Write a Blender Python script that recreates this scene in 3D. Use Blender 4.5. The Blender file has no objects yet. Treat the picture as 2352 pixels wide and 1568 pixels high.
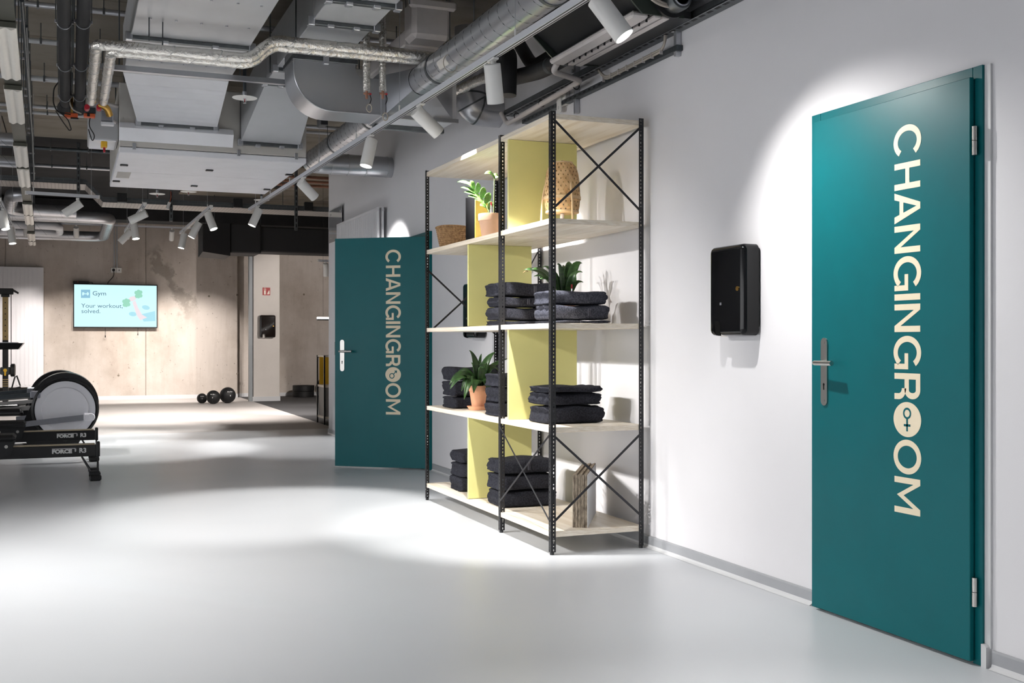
import bpy, math, random
from mathutils import Vector, Matrix

# ------------------------------------------------------------------ camera, world, exposure
scene = bpy.context.scene
col = scene.collection
FPX, CX, CY, H = 2537.0, 1176.0, 784.0, 1.17          # focal length in pixels, principal point, eye height
TH = math.atan((CX - 155.0) / FPX)                    # the long white wall runs along +Y
ST, CT = math.sin(TH), math.cos(TH)
cam_data = bpy.data.cameras.new('camera')
cam = bpy.data.objects.new('camera', cam_data)
col.objects.link(cam)
cam.location = (0, 0, H)
cam.rotation_euler = (math.pi / 2, 0, -TH)
cam_data.sensor_width = 36.0
cam_data.lens = 36.0 * FPX / 2352.0
cam_data.clip_end = 200
scene.camera = cam
vs = scene.view_settings
vs.view_transform = 'Standard'
vs.look = 'None'
vs.gamma = 1.0
vs.use_curve_mapping = False
vs.exposure = 0.08
scene.cycles.max_bounces = 6
scene.cycles.diffuse_bounces = 4
scene.cycles.glossy_bounces = 3
scene.cycles.transmission_bounces = 2
world = bpy.data.worlds.new('world')
scene.world = world
world.use_nodes = True
world.node_tree.nodes['Background'].inputs[0].default_value = (0.9, 0.95, 1, 1)
world.node_tree.nodes['Background'].inputs[1].default_value = 0.03
WIN = 3.1                                             # glow of the assumed, unseen window panes that fill the room
POWER = 2.5                                           # one dial for all track spots
random.seed(7)

# ------------------------------------------------------------------ pixel helpers
def ray(x, y):
    u = (x - CX) / FPX
    return Vector((ST + u * CT, CT - u * ST, (CY - y) / FPX))
def atZ(x, y, z):
    r = ray(x, y); t = (z - H) / r.z
    return Vector((r.x * t, r.y * t, z))
def atX(x, y, X):
    r = ray(x, y); t = X / r.x
    return Vector((X, r.y * t, H + r.z * t))
def atY(x, y, Y):
    r = ray(x, y); t = Y / r.y
    return Vector((r.x * t, Y, H + r.z * t))
def to_px(p):
    f = p[0] * ST + p[1] * CT
    return CX + FPX * (p[0] * CT - p[1] * ST) / f, CY - FPX * (p[2] - H) / f
def lin(c):
    return tuple((v / 12.92 if v <= 0.04045 else ((v + 0.055) / 1.055) ** 2.4) for v in c)
def rgb(r, g, b):
    return lin((r / 255, g / 255, b / 255))

# ------------------------------------------------------------------ materials
MATS = {}
def mat(name, color, rough=0.5, metal=0.0, bump=0.0, scale=40.0, var=0.0, vscale=6.0, stretch=(1, 1, 1), emit=None, estr=0.0,
        spec=0.5, detail=4.0, coat=0.0, rvar=0.0, trans=0.0, alpha=1.0, second=None, lo=0.4, hi=0.65):
    m = bpy.data.materials.new(name)
    m.use_nodes = True
    nt = m.node_tree
    b = nt.nodes['Principled BSDF']
    b.inputs['Base Color'].default_value = (*color, 1)
    b.inputs['Roughness'].default_value = rough
    b.inputs['Metallic'].default_value = metal
    b.inputs['Specular IOR Level'].default_value = spec
    if coat: b.inputs['Coat Weight'].default_value = coat; b.inputs['Coat Roughness'].default_value = 0.08
    if trans: b.inputs['Transmission Weight'].default_value = trans
    if emit:
        b.inputs['Emission Color'].default_value = (*emit, 1)
        b.inputs['Emission Strength'].default_value = estr
    if var or bump or second or rvar:
        tc = nt.nodes.new('ShaderNodeTexCoord')
        mp = nt.nodes.new('ShaderNodeMapping')
        mp.inputs['Scale'].default_value = stretch
        nt.links.new(tc.outputs['Object'], mp.inputs['Vector'])
    if var or second or rvar:
        n = nt.nodes.new('ShaderNodeTexNoise')
        n.inputs['Scale'].default_value = vscale
        n.inputs['Detail'].default_value = detail
        n.inputs['Roughness'].default_value = 0.6
        nt.links.new(mp.outputs[0], n.inputs['Vector'])
        r = nt.nodes.new('ShaderNodeMapRange')
        r.inputs[1].default_value = lo; r.inputs[2].default_value = hi
        nt.links.new(n.outputs['Fac'], r.inputs[0])
        if var or second:
            mx = nt.nodes.new('ShaderNodeMix'); mx.data_type = 'RGBA'
            c2 = second if second else tuple(v * (1 - var) for v in color)
            mx.inputs['A'].default_value = (*color, 1)
            mx.inputs['B'].default_value = (*c2, 1)
            nt.links.new(r.outputs[0], mx.inputs['Factor'])
            nt.links.new(mx.outputs['Result'], b.inputs['Base Color'])
        if rvar:
            rr = nt.nodes.new('ShaderNodeMapRange')
            rr.inputs[3].default_value = max(0.02, rough - rvar); rr.inputs[4].default_value = rough + rvar
            nt.links.new(n.outputs['Fac'], rr.inputs[0])
            nt.links.new(rr.outputs[0], b.inputs['Roughness'])
    if bump:
        n2 = nt.nodes.new('ShaderNodeTexNoise')
        n2.inputs['Scale'].default_value = scale
        n2.inputs['Detail'].default_value = 3
        nt.links.new(mp.outputs[0], n2.inputs['Vector'])
        bp = nt.nodes.new('ShaderNodeBump')
        bp.inputs['Strength'].default_value = bump
        bp.inputs['Distance'].default_value = 0.01
        nt.links.new(n2.outputs['Fac'], bp.inputs['Height'])
        nt.links.new(bp.outputs[0], b.inputs['Normal'])
    MATS[name] = m
    return m

mat('resin_floor', rgb(203, 206, 210), 0.33, var=0.05, vscale=0.9, rvar=0.06, spec=0.4, lo=0.25, hi=0.8, detail=2)
mat('speckled_mat', rgb(202, 197, 194), 0.5, second=rgb(158, 154, 152), vscale=160, detail=2, bump=0.05, scale=220)
mat('dark_mat', rgb(58, 58, 60), 0.75, second=rgb(78, 78, 80), vscale=150, detail=2, bump=0.1, scale=200)
mat('white_paint', rgb(222, 221, 224), 0.75, var=0.02, vscale=2, bump=0.02, scale=120)
mat('ceiling_concrete', rgb(128, 121, 110), 0.9, second=rgb(98, 82, 62), vscale=1.5, detail=8, bump=0.2, scale=25, stretch=(0.7, 1.3, 1), lo=0.45, hi=0.8)
mat('dark_ceiling', rgb(40, 40, 42), 0.9, var=0.3, vscale=3)
mat('column_paint', rgb(214, 208, 202), 0.8, var=0.04, vscale=3)
mat('grey_guard', rgb(150, 155, 158), 0.5)
mat('baseboard_grey', rgb(160, 162, 166), 0.5, var=0.04, vscale=8)
mat('cove_light', rgb(205, 206, 208), 0.45)
mat('teal_paint', rgb(8, 97, 103), 0.36, var=0.05, vscale=4, rvar=0.05, spec=0.24)
mat('cream_vinyl', rgb(236, 222, 194), 0.5, var=0.02, vscale=20)
mat('steel', rgb(196, 194, 190), 0.28, 1.0, var=0.04, vscale=60, lo=0.2, hi=0.8)
mat('black_hole', rgb(8, 8, 8), 0.8)
mat('black_steel', rgb(38, 38, 41), 0.42, 0.3, var=0.1, vscale=30)
mat('brace_steel', rgb(44, 44, 48), 0.38, 0.4, var=0.08, vscale=20)
mat('pale_oak', rgb(238, 229, 214), 0.45, second=rgb(216, 202, 180), vscale=5, detail=6, stretch=(4.0, 0.3, 40.0), bump=0.02, scale=12)
mat('lime_panel', rgb(224, 219, 146), 0.55, var=0.04, vscale=3)
mat('towel', rgb(44, 45, 52), 0.95, second=rgb(64, 65, 74), vscale=120, detail=3, bump=1.0, scale=380, spec=0.15)
mat('towel_grey', rgb(62, 64, 74), 0.95, second=rgb(92, 94, 106), vscale=130, detail=3, bump=1.0, scale=380, spec=0.15)  # lighter copy of the dark towel, light on the front stack in its colour
mat('towel_edge', rgb(90, 92, 104), 0.9, var=0.3, vscale=90)
mat('terracotta', rgb(222, 164, 128), 0.7, var=0.07, vscale=12, bump=0.05, scale=60)
mat('pale_terracotta', rgb(232, 190, 160), 0.65, var=0.05, vscale=14, bump=0.05, scale=60)
mat('soil', rgb(48, 38, 30), 0.95, bump=0.8, scale=120, var=0.3, vscale=60)
mat('leaf_bright', rgb(106, 148, 74), 0.38, second=rgb(70, 112, 52), vscale=18, stretch=(1, 1, 3))
mat('leaf_dark', rgb(58, 92, 44), 0.36, second=rgb(34, 62, 32), vscale=20, stretch=(1, 1, 3))
mat('leaf_brown', rgb(120, 88, 52), 0.7, var=0.3, vscale=30)
mat('stem_green', rgb(120, 140, 80), 0.5, var=0.1, vscale=30)
mat('bamboo', rgb(224, 188, 138), 0.5, second=rgb(190, 148, 98), vscale=22, bump=0.06, scale=80)
mat('bamboo_pale', rgb(224, 194, 150), 0.5, var=0.1, vscale=25)
mat('seagrass', rgb(182, 146, 104), 0.85, second=rgb(134, 100, 66), vscale=60, bump=0.9, scale=140)
mat('black_card', rgb(22, 22, 24), 0.9, spec=0.1, var=0.1, vscale=40)
mat('yellow_card', rgb(222, 196, 82), 0.6, var=0.05, vscale=10)
mat('cardboard', rgb(150, 138, 122), 0.85, second=rgb(92, 80, 68), vscale=60, stretch=(1, 1, 0.4), bump=0.5, scale=150)
mat('board_face', rgb(205, 207, 210), 0.5, var=0.05, vscale=14)
mat('gloss_black', rgb(12, 13, 15), 0.14, spec=0.35, var=0.1, vscale=5)
mat('satin_black', rgb(30, 31, 33), 0.4, var=0.1, vscale=20)
mat('smoke_black', rgb(22, 15, 12), 0.12, coat=0.5, var=0.2, vscale=6)
mat('paper', rgb(200, 196, 190), 0.9, var=0.05, vscale=20)
mat('brass', rgb(196, 156, 84), 0.3, 1.0, var=0.15, vscale=20)
mat('radiator_white', rgb(224, 223, 226), 0.4, var=0.02, vscale=4)
mat('lamp_white', rgb(226, 225, 222), 0.5, var=0.02, vscale=10)
mat('lens', (1, 1, 1), 0.3, emit=(1.0, 0.97, 0.92), estr=14.0)
mat('galvanised', rgb(192, 194, 199), 0.30, 0.78, var=0.05, vscale=1.2, lo=0.1, hi=0.9, detail=0)
mat('galvanised_dull', rgb(192, 194, 197), 0.42, 0.42, var=0.10, vscale=2.5, rvar=0.06, lo=0.2, hi=0.8, detail=3)
mat('galvanised_dark', rgb(110, 114, 117), 0.42, 0.9, var=0.2, vscale=12)
mat('zinc_white', rgb(232, 233, 238), 0.5, 0.1, var=0.05, vscale=4, bump=0.03, scale=10)
mat('beige_zinc', rgb(196, 193, 188), 0.5, 0.15, var=0.08, vscale=4)
mat('foil', rgb(228, 225, 219), 0.24, 0.8, bump=1.0, scale=42, rvar=0.1, vscale=30, var=0.12)
mat('seam_dark', rgb(54, 57, 62), 0.5, 0.7)
mat('rubber_foam', rgb(34, 34, 36), 0.75, var=0.1, vscale=20, bump=0.1, scale=60)
mat('pipe_white', rgb(206, 200, 198), 0.45, var=0.05, vscale=12)
mat('strut_dark', rgb(84, 90, 94), 0.45, 0.8, var=0.2, vscale=20)
mat('track_white', rgb(206, 208, 214), 0.4, 0.1, var=0.02, vscale=20)
mat('slot_dark', rgb(26, 26, 28), 0.6)
mat('orange_plastic', rgb(206, 92, 52), 0.5, var=0.05, vscale=20)
mat('red_plastic', rgb(170, 26, 44), 0.45, var=0.1, vscale=20)
mat('red_sign', rgb(166, 36, 38), 0.5, var=0.03, vscale=20)
mat('sign_white', rgb(240, 226, 214), 0.6)
mat('cable_grey', rgb(172, 164, 154), 0.6, var=0.05, vscale=20)
mat('cable_black', rgb(20, 20, 21), 0.6)
mat('coil_black', rgb(20, 22, 24), 0.6, bump=0.5, scale=160, stretch=(1, 1, 8))
mat('coil_green', rgb(52, 60, 54), 0.5, 0.3)
mat('mesh_grey', rgb(96, 94, 90), 0.6, 0.4, second=rgb(40, 40, 40), vscale=160, detail=0)
mat('tray_metal', rgb(150, 146, 142), 0.5, 0.6, var=0.2, vscale=12)
mat('plate_grey', rgb(92, 92, 84), 0.5, 0.4, var=0.1, vscale=10)
mat('batten_white', rgb(226, 222, 214), 0.45, var=0.03, vscale=20)
mat('black_duct', rgb(30, 30, 32), 0.6, var=0.15, vscale=4)
mat('copper', rgb(178, 132, 112), 0.45, 0.6, var=0.2, vscale=10)
mat('machine_grey', rgb(226, 226, 232), 0.45, var=0.02, vscale=8)
mat('machine_black', rgb(22, 22, 24), 0.3, var=0.1, vscale=12)
mat('alu_grey', rgb(152, 154, 162), 0.38, 0.7, var=0.05, vscale=14)
mat('rail_top', rgb(190, 176, 152), 0.4, 0.2, var=0.12, vscale=14)
mat('gold_steel', rgb(174, 150, 104), 0.4, 0.5, var=0.15, vscale=10)
mat('rubber', rgb(26, 26, 28), 0.55, var=0.15, vscale=30, bump=0.1, scale=90)
mat('print_white', rgb(226, 226, 226), 0.5)
mat('cabinet_yellow', rgb(226, 178, 46), 0.5, var=0.04, vscale=5)
mat('cabinet_grey', rgb(150, 146, 140), 0.6, var=0.05, vscale=6)
mat('screen', (0.02, 0.02, 0.02), 0.2, emit=rgb(206, 248, 253), estr=1.0)
mat('screen_blue', (0.02, 0.02, 0.02), 0.2, emit=rgb(138, 190, 214), estr=1.0)
mat('screen_text', (0.02, 0.02, 0.02), 0.2, emit=rgb(70, 112, 136), estr=1.0)
mat('screen_pale', (0.02, 0.02, 0.02), 0.2, emit=rgb(166, 222, 236), estr=1.0)
mat('screen_skin', (0.02, 0.02, 0.02), 0.2, emit=rgb(236, 222, 228), estr=1.0)
mat('screen_green', (0.02, 0.02, 0.02), 0.2, emit=rgb(150, 214, 188), estr=1.0)
mat('led_strip', (1, 1, 1), 0.3, emit=(1, 0.97, 0.93), estr=6)
mat('acrylic', rgb(200, 202, 206), 0.05, 0.6, var=0.03, vscale=5)

def concrete_wall(name, p0, p1):
    m = bpy.data.materials.new(name); m.use_nodes = True; nt = m.node_tree; b = nt.nodes['Principled BSDF']
    b.inputs['Roughness'].default_value = .85
    N = nt.nodes.new; Lk = nt.links.new
    tc = N('ShaderNodeTexCoord')
    def noise(scale, detail, stretch, lo, hi):
        mp = N('ShaderNodeMapping'); mp.inputs['Scale'].default_value = stretch; Lk(tc.outputs['Object'], mp.inputs[0])
        n = N('ShaderNodeTexNoise'); n.inputs['Scale'].default_value = scale; n.inputs['Detail'].default_value = detail; n.inputs['Roughness'].default_value = .65
        Lk(mp.outputs[0], n.inputs['Vector'])
        r = N('ShaderNodeMapRange'); r.inputs[1].default_value = lo; r.inputs[2].default_value = hi; Lk(n.outputs['Fac'], r.inputs[0]); return r.outputs[0], n.outputs['Fac']
    def mix(fac, a, c, amount=1.0):
        mx = N('ShaderNodeMix'); mx.data_type = 'RGBA'
        if amount != 1.0:
            mm = N('ShaderNodeMath'); mm.operation = 'MULTIPLY'; mm.inputs[1].default_value = amount; Lk(fac, mm.inputs[0]); fac = mm.outputs[0]
        Lk(fac, mx.inputs['Factor'])
        if isinstance(a, tuple): mx.inputs['A'].default_value = (*a, 1)
        else: Lk(a, mx.inputs['A'])
        mx.inputs['B'].default_value = (*c, 1)
        return mx.outputs['Result']
    big, bigraw = noise(.7, 8, (1, 1, .8), .42, .72)
    streak, _ = noise(5.0, 5, (1.6, 1, .12), .52, .78)
    speck, sp = noise(16, 3, (1, 1, 1), .66, .74)
    c = mix(big, rgb(198, 189, 181), rgb(160, 148, 136))
    c = mix(streak, c, rgb(128, 116, 102), .22)
    c = mix(speck, c, rgb(96, 86, 74), .6)
    # one long water stain running down the wall
    d = Vector((p1[0] - p0[0], p1[1] - p0[1])); Ld = d.length; d.normalize()
    sx = N('ShaderNodeSeparateXYZ'); Lk(tc.outputs['Object'], sx.inputs[0])
    def lincomb(ax, az, k):
        m1 = N('ShaderNodeMath'); m1.operation = 'MULTIPLY'; m1.inputs[1].default_value = ax; Lk(sx.outputs[0], m1.inputs[0])
        m2 = N('ShaderNodeMath'); m2.operation = 'MULTIPLY_ADD'; m2.inputs[1].default_value = az; Lk(sx.outputs[2], m2.inputs[0]); Lk(m1.outputs[0], m2.inputs[2])
        m3 = N('ShaderNodeMath'); m3.operation = 'ADD'; m3.inputs[1].default_value = k; Lk(m2.outputs[0], m3.inputs[0]); return m3.outputs[0]
    along = lincomb(d.x, d.y, -(d.x * p0[0] + d.y * p0[1])); across = lincomb(-d.y, d.x, d.y * p0[0] - d.x * p0[1])
    wob = N('ShaderNodeMath'); wob.operation = 'MULTIPLY_ADD'; wob.inputs[1].default_value = 1.1; wob.inputs[2].default_value = -.55; Lk(noise(2.2, 6, (1, 1, 1), 0, 1)[0], wob.inputs[0])
    ad = N('ShaderNodeMath'); ad.operation = 'ADD'; Lk(across, ad.inputs[0]); Lk(wob.outputs[0], ad.inputs[1])
    ab = N('ShaderNodeMath'); ab.operation = 'ABSOLUTE'; Lk(ad.outputs[0], ab.inputs[0])
    f1 = N('ShaderNodeMapRange'); f1.inputs[1].default_value = .05; f1.inputs[2].default_value = .15; f1.inputs[3].default_value = 1; f1.inputs[4].default_value = 0; Lk(ab.outputs[0], f1.inputs[0])
    f2 = N('ShaderNodeMapRange'); f2.inputs[1].default_value = -.05; f2.inputs[2].default_value = .1; Lk(along, f2.inputs[0])
    f3 = N('ShaderNodeMapRange'); f3.inputs[1].default_value = Ld; f3.inputs[2].default_value = Ld + .5; f3.inputs[3].default_value = 1; f3.inputs[4].default_value = 0; Lk(along, f3.inputs[0])
    g1 = N('ShaderNodeMath'); g1.operation = 'MULTIPLY'; Lk(f1.outputs[0], g1.inputs[0]); Lk(f2.outputs[0], g1.inputs[1])
    g2 = N('ShaderNodeMath'); g2.operation = 'MULTIPLY'; Lk(g1.outputs[0], g2.inputs[0]); Lk(f3.outputs[0], g2.inputs[1])
    c = mix(g2.outputs[0], c, rgb(100, 92, 80), .5)
    Lk(c, b.inputs['Base Color'])
    bp = N('ShaderNodeBump'); bp.inputs['Strength'].default_value = .15; bp.inputs['Distance'].default_value = .01; Lk(sp, bp.inputs['Height']); Lk(bp.outputs[0], b.inputs['Normal'])
    MATS[name] = m
_a, _b = atY(345, 572, 23.6), atY(425, 700, 23.6)
concrete_wall('concrete', (_a.x, _a.z), (_b.x, _b.z))

# ------------------------------------------------------------------ mesh builder
class MB:
    def __init__(s): s.v = []; s.f = []
    def add(s, v, f):
        o = len(s.v); s.v += [tuple(p) for p in v]; s.f += [tuple(i + o for i in q) for q in f]; return s
    def box(s, x0, x1, y0, y1, z0, z1, c=0.0):
        if x0 > x1: x0, x1 = x1, x0
        if y0 > y1: y0, y1 = y1, y0
        if z0 > z1: z0, z1 = z1, z0
        c = min(c, (x1 - x0) * .45, (y1 - y0) * .45, (z1 - z0) * .45)
        if c <= 0:
            v = [(x, y, z) for x in (x0, x1) for y in (y0, y1) for z in (z0, z1)]
            return s.add(v, [(0, 1, 3, 2), (4, 6, 7, 5), (0, 4, 5, 1), (2, 3, 7, 6), (0, 2, 6, 4), (1, 5, 7, 3)])
        v = []; idx = {}
        for i, x in enumerate((x0, x1)):
            for j, y in enumerate((y0, y1)):
                for k, z in enumerate((z0, z1)):
                    sx = c if i == 0 else -c; sy = c if j == 0 else -c; sz = c if k == 0 else -c
                    for a, p in enumerate(((x, y + sy, z + sz), (x + sx, y, z + sz), (x + sx, y + sy, z))):
                        idx[(i, j, k, a)] = len(v); v.append(p)
        f = []
        I = lambda *q: idx[q]
        for i in (0, 1): f.append((I(i, 0, 0, 0), I(i, 0, 1, 0), I(i, 1, 1, 0), I(i, 1, 0, 0)))
        for j in (0, 1): f.append((I(0, j, 0, 1), I(1, j, 0, 1), I(1, j, 1, 1), I(0, j, 1, 1)))
        for k in (0, 1): f.append((I(0, 0, k, 2), I(0, 1, k, 2), I(1, 1, k, 2), I(1, 0, k, 2)))
        for j in (0, 1):
            for k in (0, 1): f.append((I(0, j, k, 1), I(1, j, k, 1), I(1, j, k, 2), I(0, j, k, 2)))
        for i in (0, 1):
            for k in (0, 1): f.append((I(i, 0, k, 0), I(i, 1, k, 0), I(i, 1, k, 2), I(i, 0, k, 2)))
        for i in (0, 1):
            for j in (0, 1): f.append((I(i, j, 0, 0), I(i, j, 1, 0), I(i, j, 1, 1), I(i, j, 0, 1)))
        for i in (0, 1):
            for j in (0, 1):
                for k in (0, 1): f.append((I(i, j, k, 0), I(i, j, k, 1), I(i, j, k, 2)))
        return s.add(v, f)
    def hexa(s, a, b):           # two quads (4 points each) joined
        return s.add(list(a) + list(b), [(0, 1, 2, 3), (7, 6, 5, 4), (0, 4, 5, 1), (1, 5, 6, 2), (2, 6, 7, 3), (3, 7, 4, 0)])
    def prism(s, pts, fn, t0, t1):    # 2D outline, fn(a, b, t) -> point
        n = len(pts)
        v = [fn(a, b, t0) for a, b in pts] + [fn(a, b, t1) for a, b in pts]
        f = [tuple(range(n)), tuple(range(2 * n - 1, n - 1, -1))]
        f += [(i, i + n, (i + 1) % n + n, (i + 1) % n) for i in range(n)]
        return s.add(v, f)
    def tube(s, path, r, seg=10, caps=True, closed=False):
        path = [Vector(p) for p in path]
        n = len(path)
        rs = r if isinstance(r, (list, tuple)) else [r] * n
        T = []
        for i in range(n):
            if closed: d = path[(i + 1) % n] - path[i - 1]
            else: d = path[min(i + 1, n - 1)] - path[max(i - 1, 0)]
            T.append(d.normalized())
        up = Vector((0, 0, 1)) if abs(T[0].z) < .9 else Vector((1, 0, 0))
        N = (up - T[0] * up.dot(T[0])).normalized()
        v = []
        for i in range(n):
            N = N - T[i] * N.dot(T[i])
            if N.length < 1e-6: N = T[i].orthogonal()
            N.normalize(); B = T[i].cross(N)
            for k in range(seg):
                a = 2 * math.pi * k / seg
                v.append(path[i] + (N * math.cos(a) + B * math.sin(a)) * rs[i])
        f = []
        for i in range(n if closed else n - 1):
            j = (i + 1) % n
            for k in range(seg):
                k2 = (k + 1) % seg
                f.append((i * seg + k, i * seg + k2, j * seg + k2, j * seg + k))
        if caps and not closed:
            f.append(tuple(range(seg - 1, -1, -1))); f.append(tuple((n - 1) * seg + k for k in range(seg)))
        return s.add(v, f)
    def cyl(s, a, b, r, seg=16, r2=None):
        return s.tube([a, b], [r, r2 if r2 is not None else r], seg)
    def lathe(s, prof, seg=32, c=(0, 0, 0), axis='z'):
        v = []; n = len(prof)
        for (r, z) in prof:
            for k in range(seg):
                a = 2 * math.pi * k / seg
                p = (r * math.cos(a), r * math.sin(a), z)
                if axis == 'y': p = (p[0], p[2], p[1])
                if axis == 'x': p = (p[2], p[0], p[1])
                v.append((p[0] + c[0], p[1] + c[1], p[2] + c[2]))
        f = []
        for i in range(n - 1):
            for k in range(seg):
                k2 = (k + 1) % seg
                f.append((i * seg + k, i * seg + k2, (i + 1) * seg + k2, (i + 1) * seg + k))
        if prof[0][0] > 1e-5: f.append(tuple(range(seg - 1, -1, -1)))
        if prof[-1][0] > 1e-5: f.append(tuple((n - 1) * seg + k for k in range(seg)))
        return s.add(v, f)
    def mesh(s, name, m, smooth=True, org=None, ang=0.6, weld=True):
        me = bpy.data.meshes.new(name)
        v = s.v if org is None else [(p[0] - org[0], p[1] - org[1], p[2] - org[2]) for p in s.v]
        me.from_pydata(v, [], s.f)
        import bmesh
        bm = bmesh.new(); bm.from_mesh(me)
        if weld: bmesh.ops.remove_doubles(bm, verts=bm.verts, dist=1e-6)
        bmesh.ops.recalc_face_normals(bm, faces=bm.faces)
        bm.to_mesh(me); bm.free()
        me.materials.append(MATS[m])
        if smooth:
            me.shade_smooth(); me.set_sharp_from_angle(angle=ang)
        return me

ORG = {}
def link(o, parent=None):
    col.objects.link(o)
    if parent is not None: o.parent = parent
    return o
def thing(name, label, cat, loc=(0, 0, 0), rotz=0.0, group=None):
    o = bpy.data.objects.new(name, None)
    o.empty_display_size = 0.1
    link(o); o.location = loc; o.rotation_euler = (0, 0, rotz)
    o['label'] = label; o['category'] = cat
    if group: o['group'] = group
    ORG[o.name] = tuple(loc)
    return o
def tag(o, label, cat, group=None):
    o['label'] = label; o['category'] = cat
    if group: o['group'] = group
    return o
def part(mb, name, m, parent, world=False, smooth=True, label=None, ang=0.6, weld=True):
    org = None
    if world:
        p = parent
        while p.parent is not None: p = p.parent
        org = ORG[p.name]
    o = bpy.data.objects.new(name, mb.mesh(name, m, smooth, org, ang, weld))
    link(o, parent)
    if label: o['label'] = label
    return o
def solo(mb, name, m, label, cat, group=None, origin=None, smooth=True, ang=0.6):
    o = bpy.data.objects.new(name, mb.mesh(name, m, smooth, origin, ang))
    link(o)
    if origin is not None: o.location = origin
    return tag(o, label, cat, group)
def struct(mb, name, m, label, cat, parent=None, smooth=False):
    o = bpy.data.objects.new(name, mb.mesh(name, m, smooth))
    link(o, parent)
    if parent is None:
        o['kind'] = 'structure'; o['label'] = label; o['category'] = cat
    ORG[o.name] = (0, 0, 0)
    return o
def copy_tree(o, parent=None, loc=None, rotz=None, label=None, group=None):
    c = o.copy(); link(c, parent)
    if loc is not None: c.location = loc
    if rotz is not None: c.rotation_euler = (0, 0, rotz)
    if label: c['label'] = label
    if group: c['group'] = group
    for ch in list(o.children): copy_tree(ch, c)
    return c
def bend(pts, rad, n=6):
    pts = [Vector(p) for p in pts]
    out = [pts[0]]
    for i in range(1, len(pts) - 1):
        a = (pts[i - 1] - pts[i]); b = (pts[i + 1] - pts[i])
        r = min(rad, a.length * .49, b.length * .49)
        p0 = pts[i] + a.normalized() * r; p1 = pts[i] + b.normalized() * r
        for k in range(n + 1):
            t = k / n
            out.append(p0 * (1 - t) ** 2 + pts[i] * 2 * t * (1 - t) + p1 * t * t)
    out.append(pts[-1])
    return out
def text_mesh(body, size, name, m, extrude=0.0005, bold=0.0):
    cu = bpy.data.curves.new('text', 'FONT')
    cu.body = body; cu.size = size; cu.extrude = extrude; cu.resolution_u = 3; cu.offset = bold
    o = bpy.data.objects.new('text_tmp', cu); col.objects.link(o)
    dg = bpy.context.evaluated_depsgraph_get()
    me = bpy.data.meshes.new_from_object(o.evaluated_get(dg))
    bpy.data.objects.remove(o); bpy.data.curves.remove(cu)
    me.name = name
    me.materials.clear(); me.materials.append(MATS[m])
    return me
def put_mesh(me, name, parent, M):
    o = bpy.data.objects.new(name, me); link(o, parent); o.matrix_local = M
    return o

# ================================================================== STRUCTURE
WX = 3.075            # white wall plane
YE = 13.87            # where the white wall ends
CEIL = 3.75
YF = 23.6             # concrete wall
MATY = 14.72          # resin floor meets the sports floor
DX = 3.36             # speckled floor meets the dark rubber floor
fl = struct(MB().box(-6.5, 9, -5, MATY, -0.1, 0.0), 'floor', 'resin_floor', 'pale grey poured resin floor with a soft sheen', 'floor')
struct(MB().box(-6.5, DX, MATY, 24.2, -0.1, 0.0), 'floor_sports', 'speckled_mat', 'speckled light grey sports floor in front of the concrete wall', 'floor')
struct(MB().box(DX, 9, MATY, 24.2, -0.1, 0.001), 'floor_rubber', 'dark_mat', 'dark charcoal rubber floor beside the white column', 'floor')
D2H = (3.03, 9.62)    # hinge of the open far door
o0, o1, oh = 9.64, 10.55, 2.125
wr = struct(MB().box(WX, WX + .2, -5, o0, 0, CEIL).box(WX, WX + .2, o1, YE, 0, CEIL).box(WX, WX + .2, o0, o1, oh, CEIL),
            'wall_right', 'white_paint', 'long smooth white wall with two teal doors', 'wall')
struct(MB().box(WX + .2, 4.8, 9.0, 9.1, 0, 2.6).box(WX + .2, 4.8, 11.3, 11.4, 0, 2.6).box(4.8, 4.9, 9.0, 11.4, 0, 2.6).box(WX + .2, 4.9, 9.0, 11.4, 2.6, 2.7),
       'wall_vestibule', 'white_paint', 'small white lobby behind the open teal door', 'wall')
struct(MB().box(-6.7, -6.5, -5, 24.2, 0, CEIL), 'wall_left', 'white_paint', 'white wall along the open gym side', 'wall')
struct(MB().box(-6.5, WX + .2, -5.2, -5, 0, CEIL), 'wall_back', 'white_paint', 'white wall opposite the concrete wall', 'wall')
struct(MB().box(9, 9.2, YE - .2, 24.2, 0, CEIL).box(WX + .2, 9, YE - .2, YE, 0, CEIL), 'wall_recess', 'column_paint', 'pale wall of the side area past the white wall', 'wall')
# assumed, unseen frosted windows in the left wall; panes glow as fill light
mat('window_light', (0.9, 0.95, 1), 0.4, emit=(0.98, 0.985, 1.0), estr=WIN)
for k, y0 in enumerate((-3.8, -.6, 2.6, 5.8, 9.0)):
    w_ = bpy.data.objects.new('window_%d' % (k + 1), None); link(w_); w_.location = (-6.5, y0, .12)
    w_['kind'] = 'structure'; w_['label'] = 'frosted daylight window in the gym side wall'; w_['category'] = 'window'; w_['group'] = 'side wall windows'
    ORG[w_.name] = (-6.5, y0, .12)
    part(MB().box(.0, .06, 0, .07, 0, 2.4).box(.0, .06, 2.53, 2.6, 0, 2.4).box(.0, .06, .07, 2.53, 0, .07).box(0, .06, .07, 2.53, 2.33, 2.4).box(0, .05, 1.27, 1.33, .07, 2.33), 'window_frame', 'grey_guard', w_, smooth=False)
    part(MB().box(.0, .2, -.05, 2.65, -.04, -.001), 'window_sill', 'cove_light', w_, smooth=False)
    part(MB().box(.015, .025, .07, 1.27, .07, 2.33), 'pane', 'window_light', w_, smooth=False)
    part(MB().box(.015, .025, 1.33, 2.53, .07, 2.33), 'pane', 'window_light', w_, smooth=False)
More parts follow.
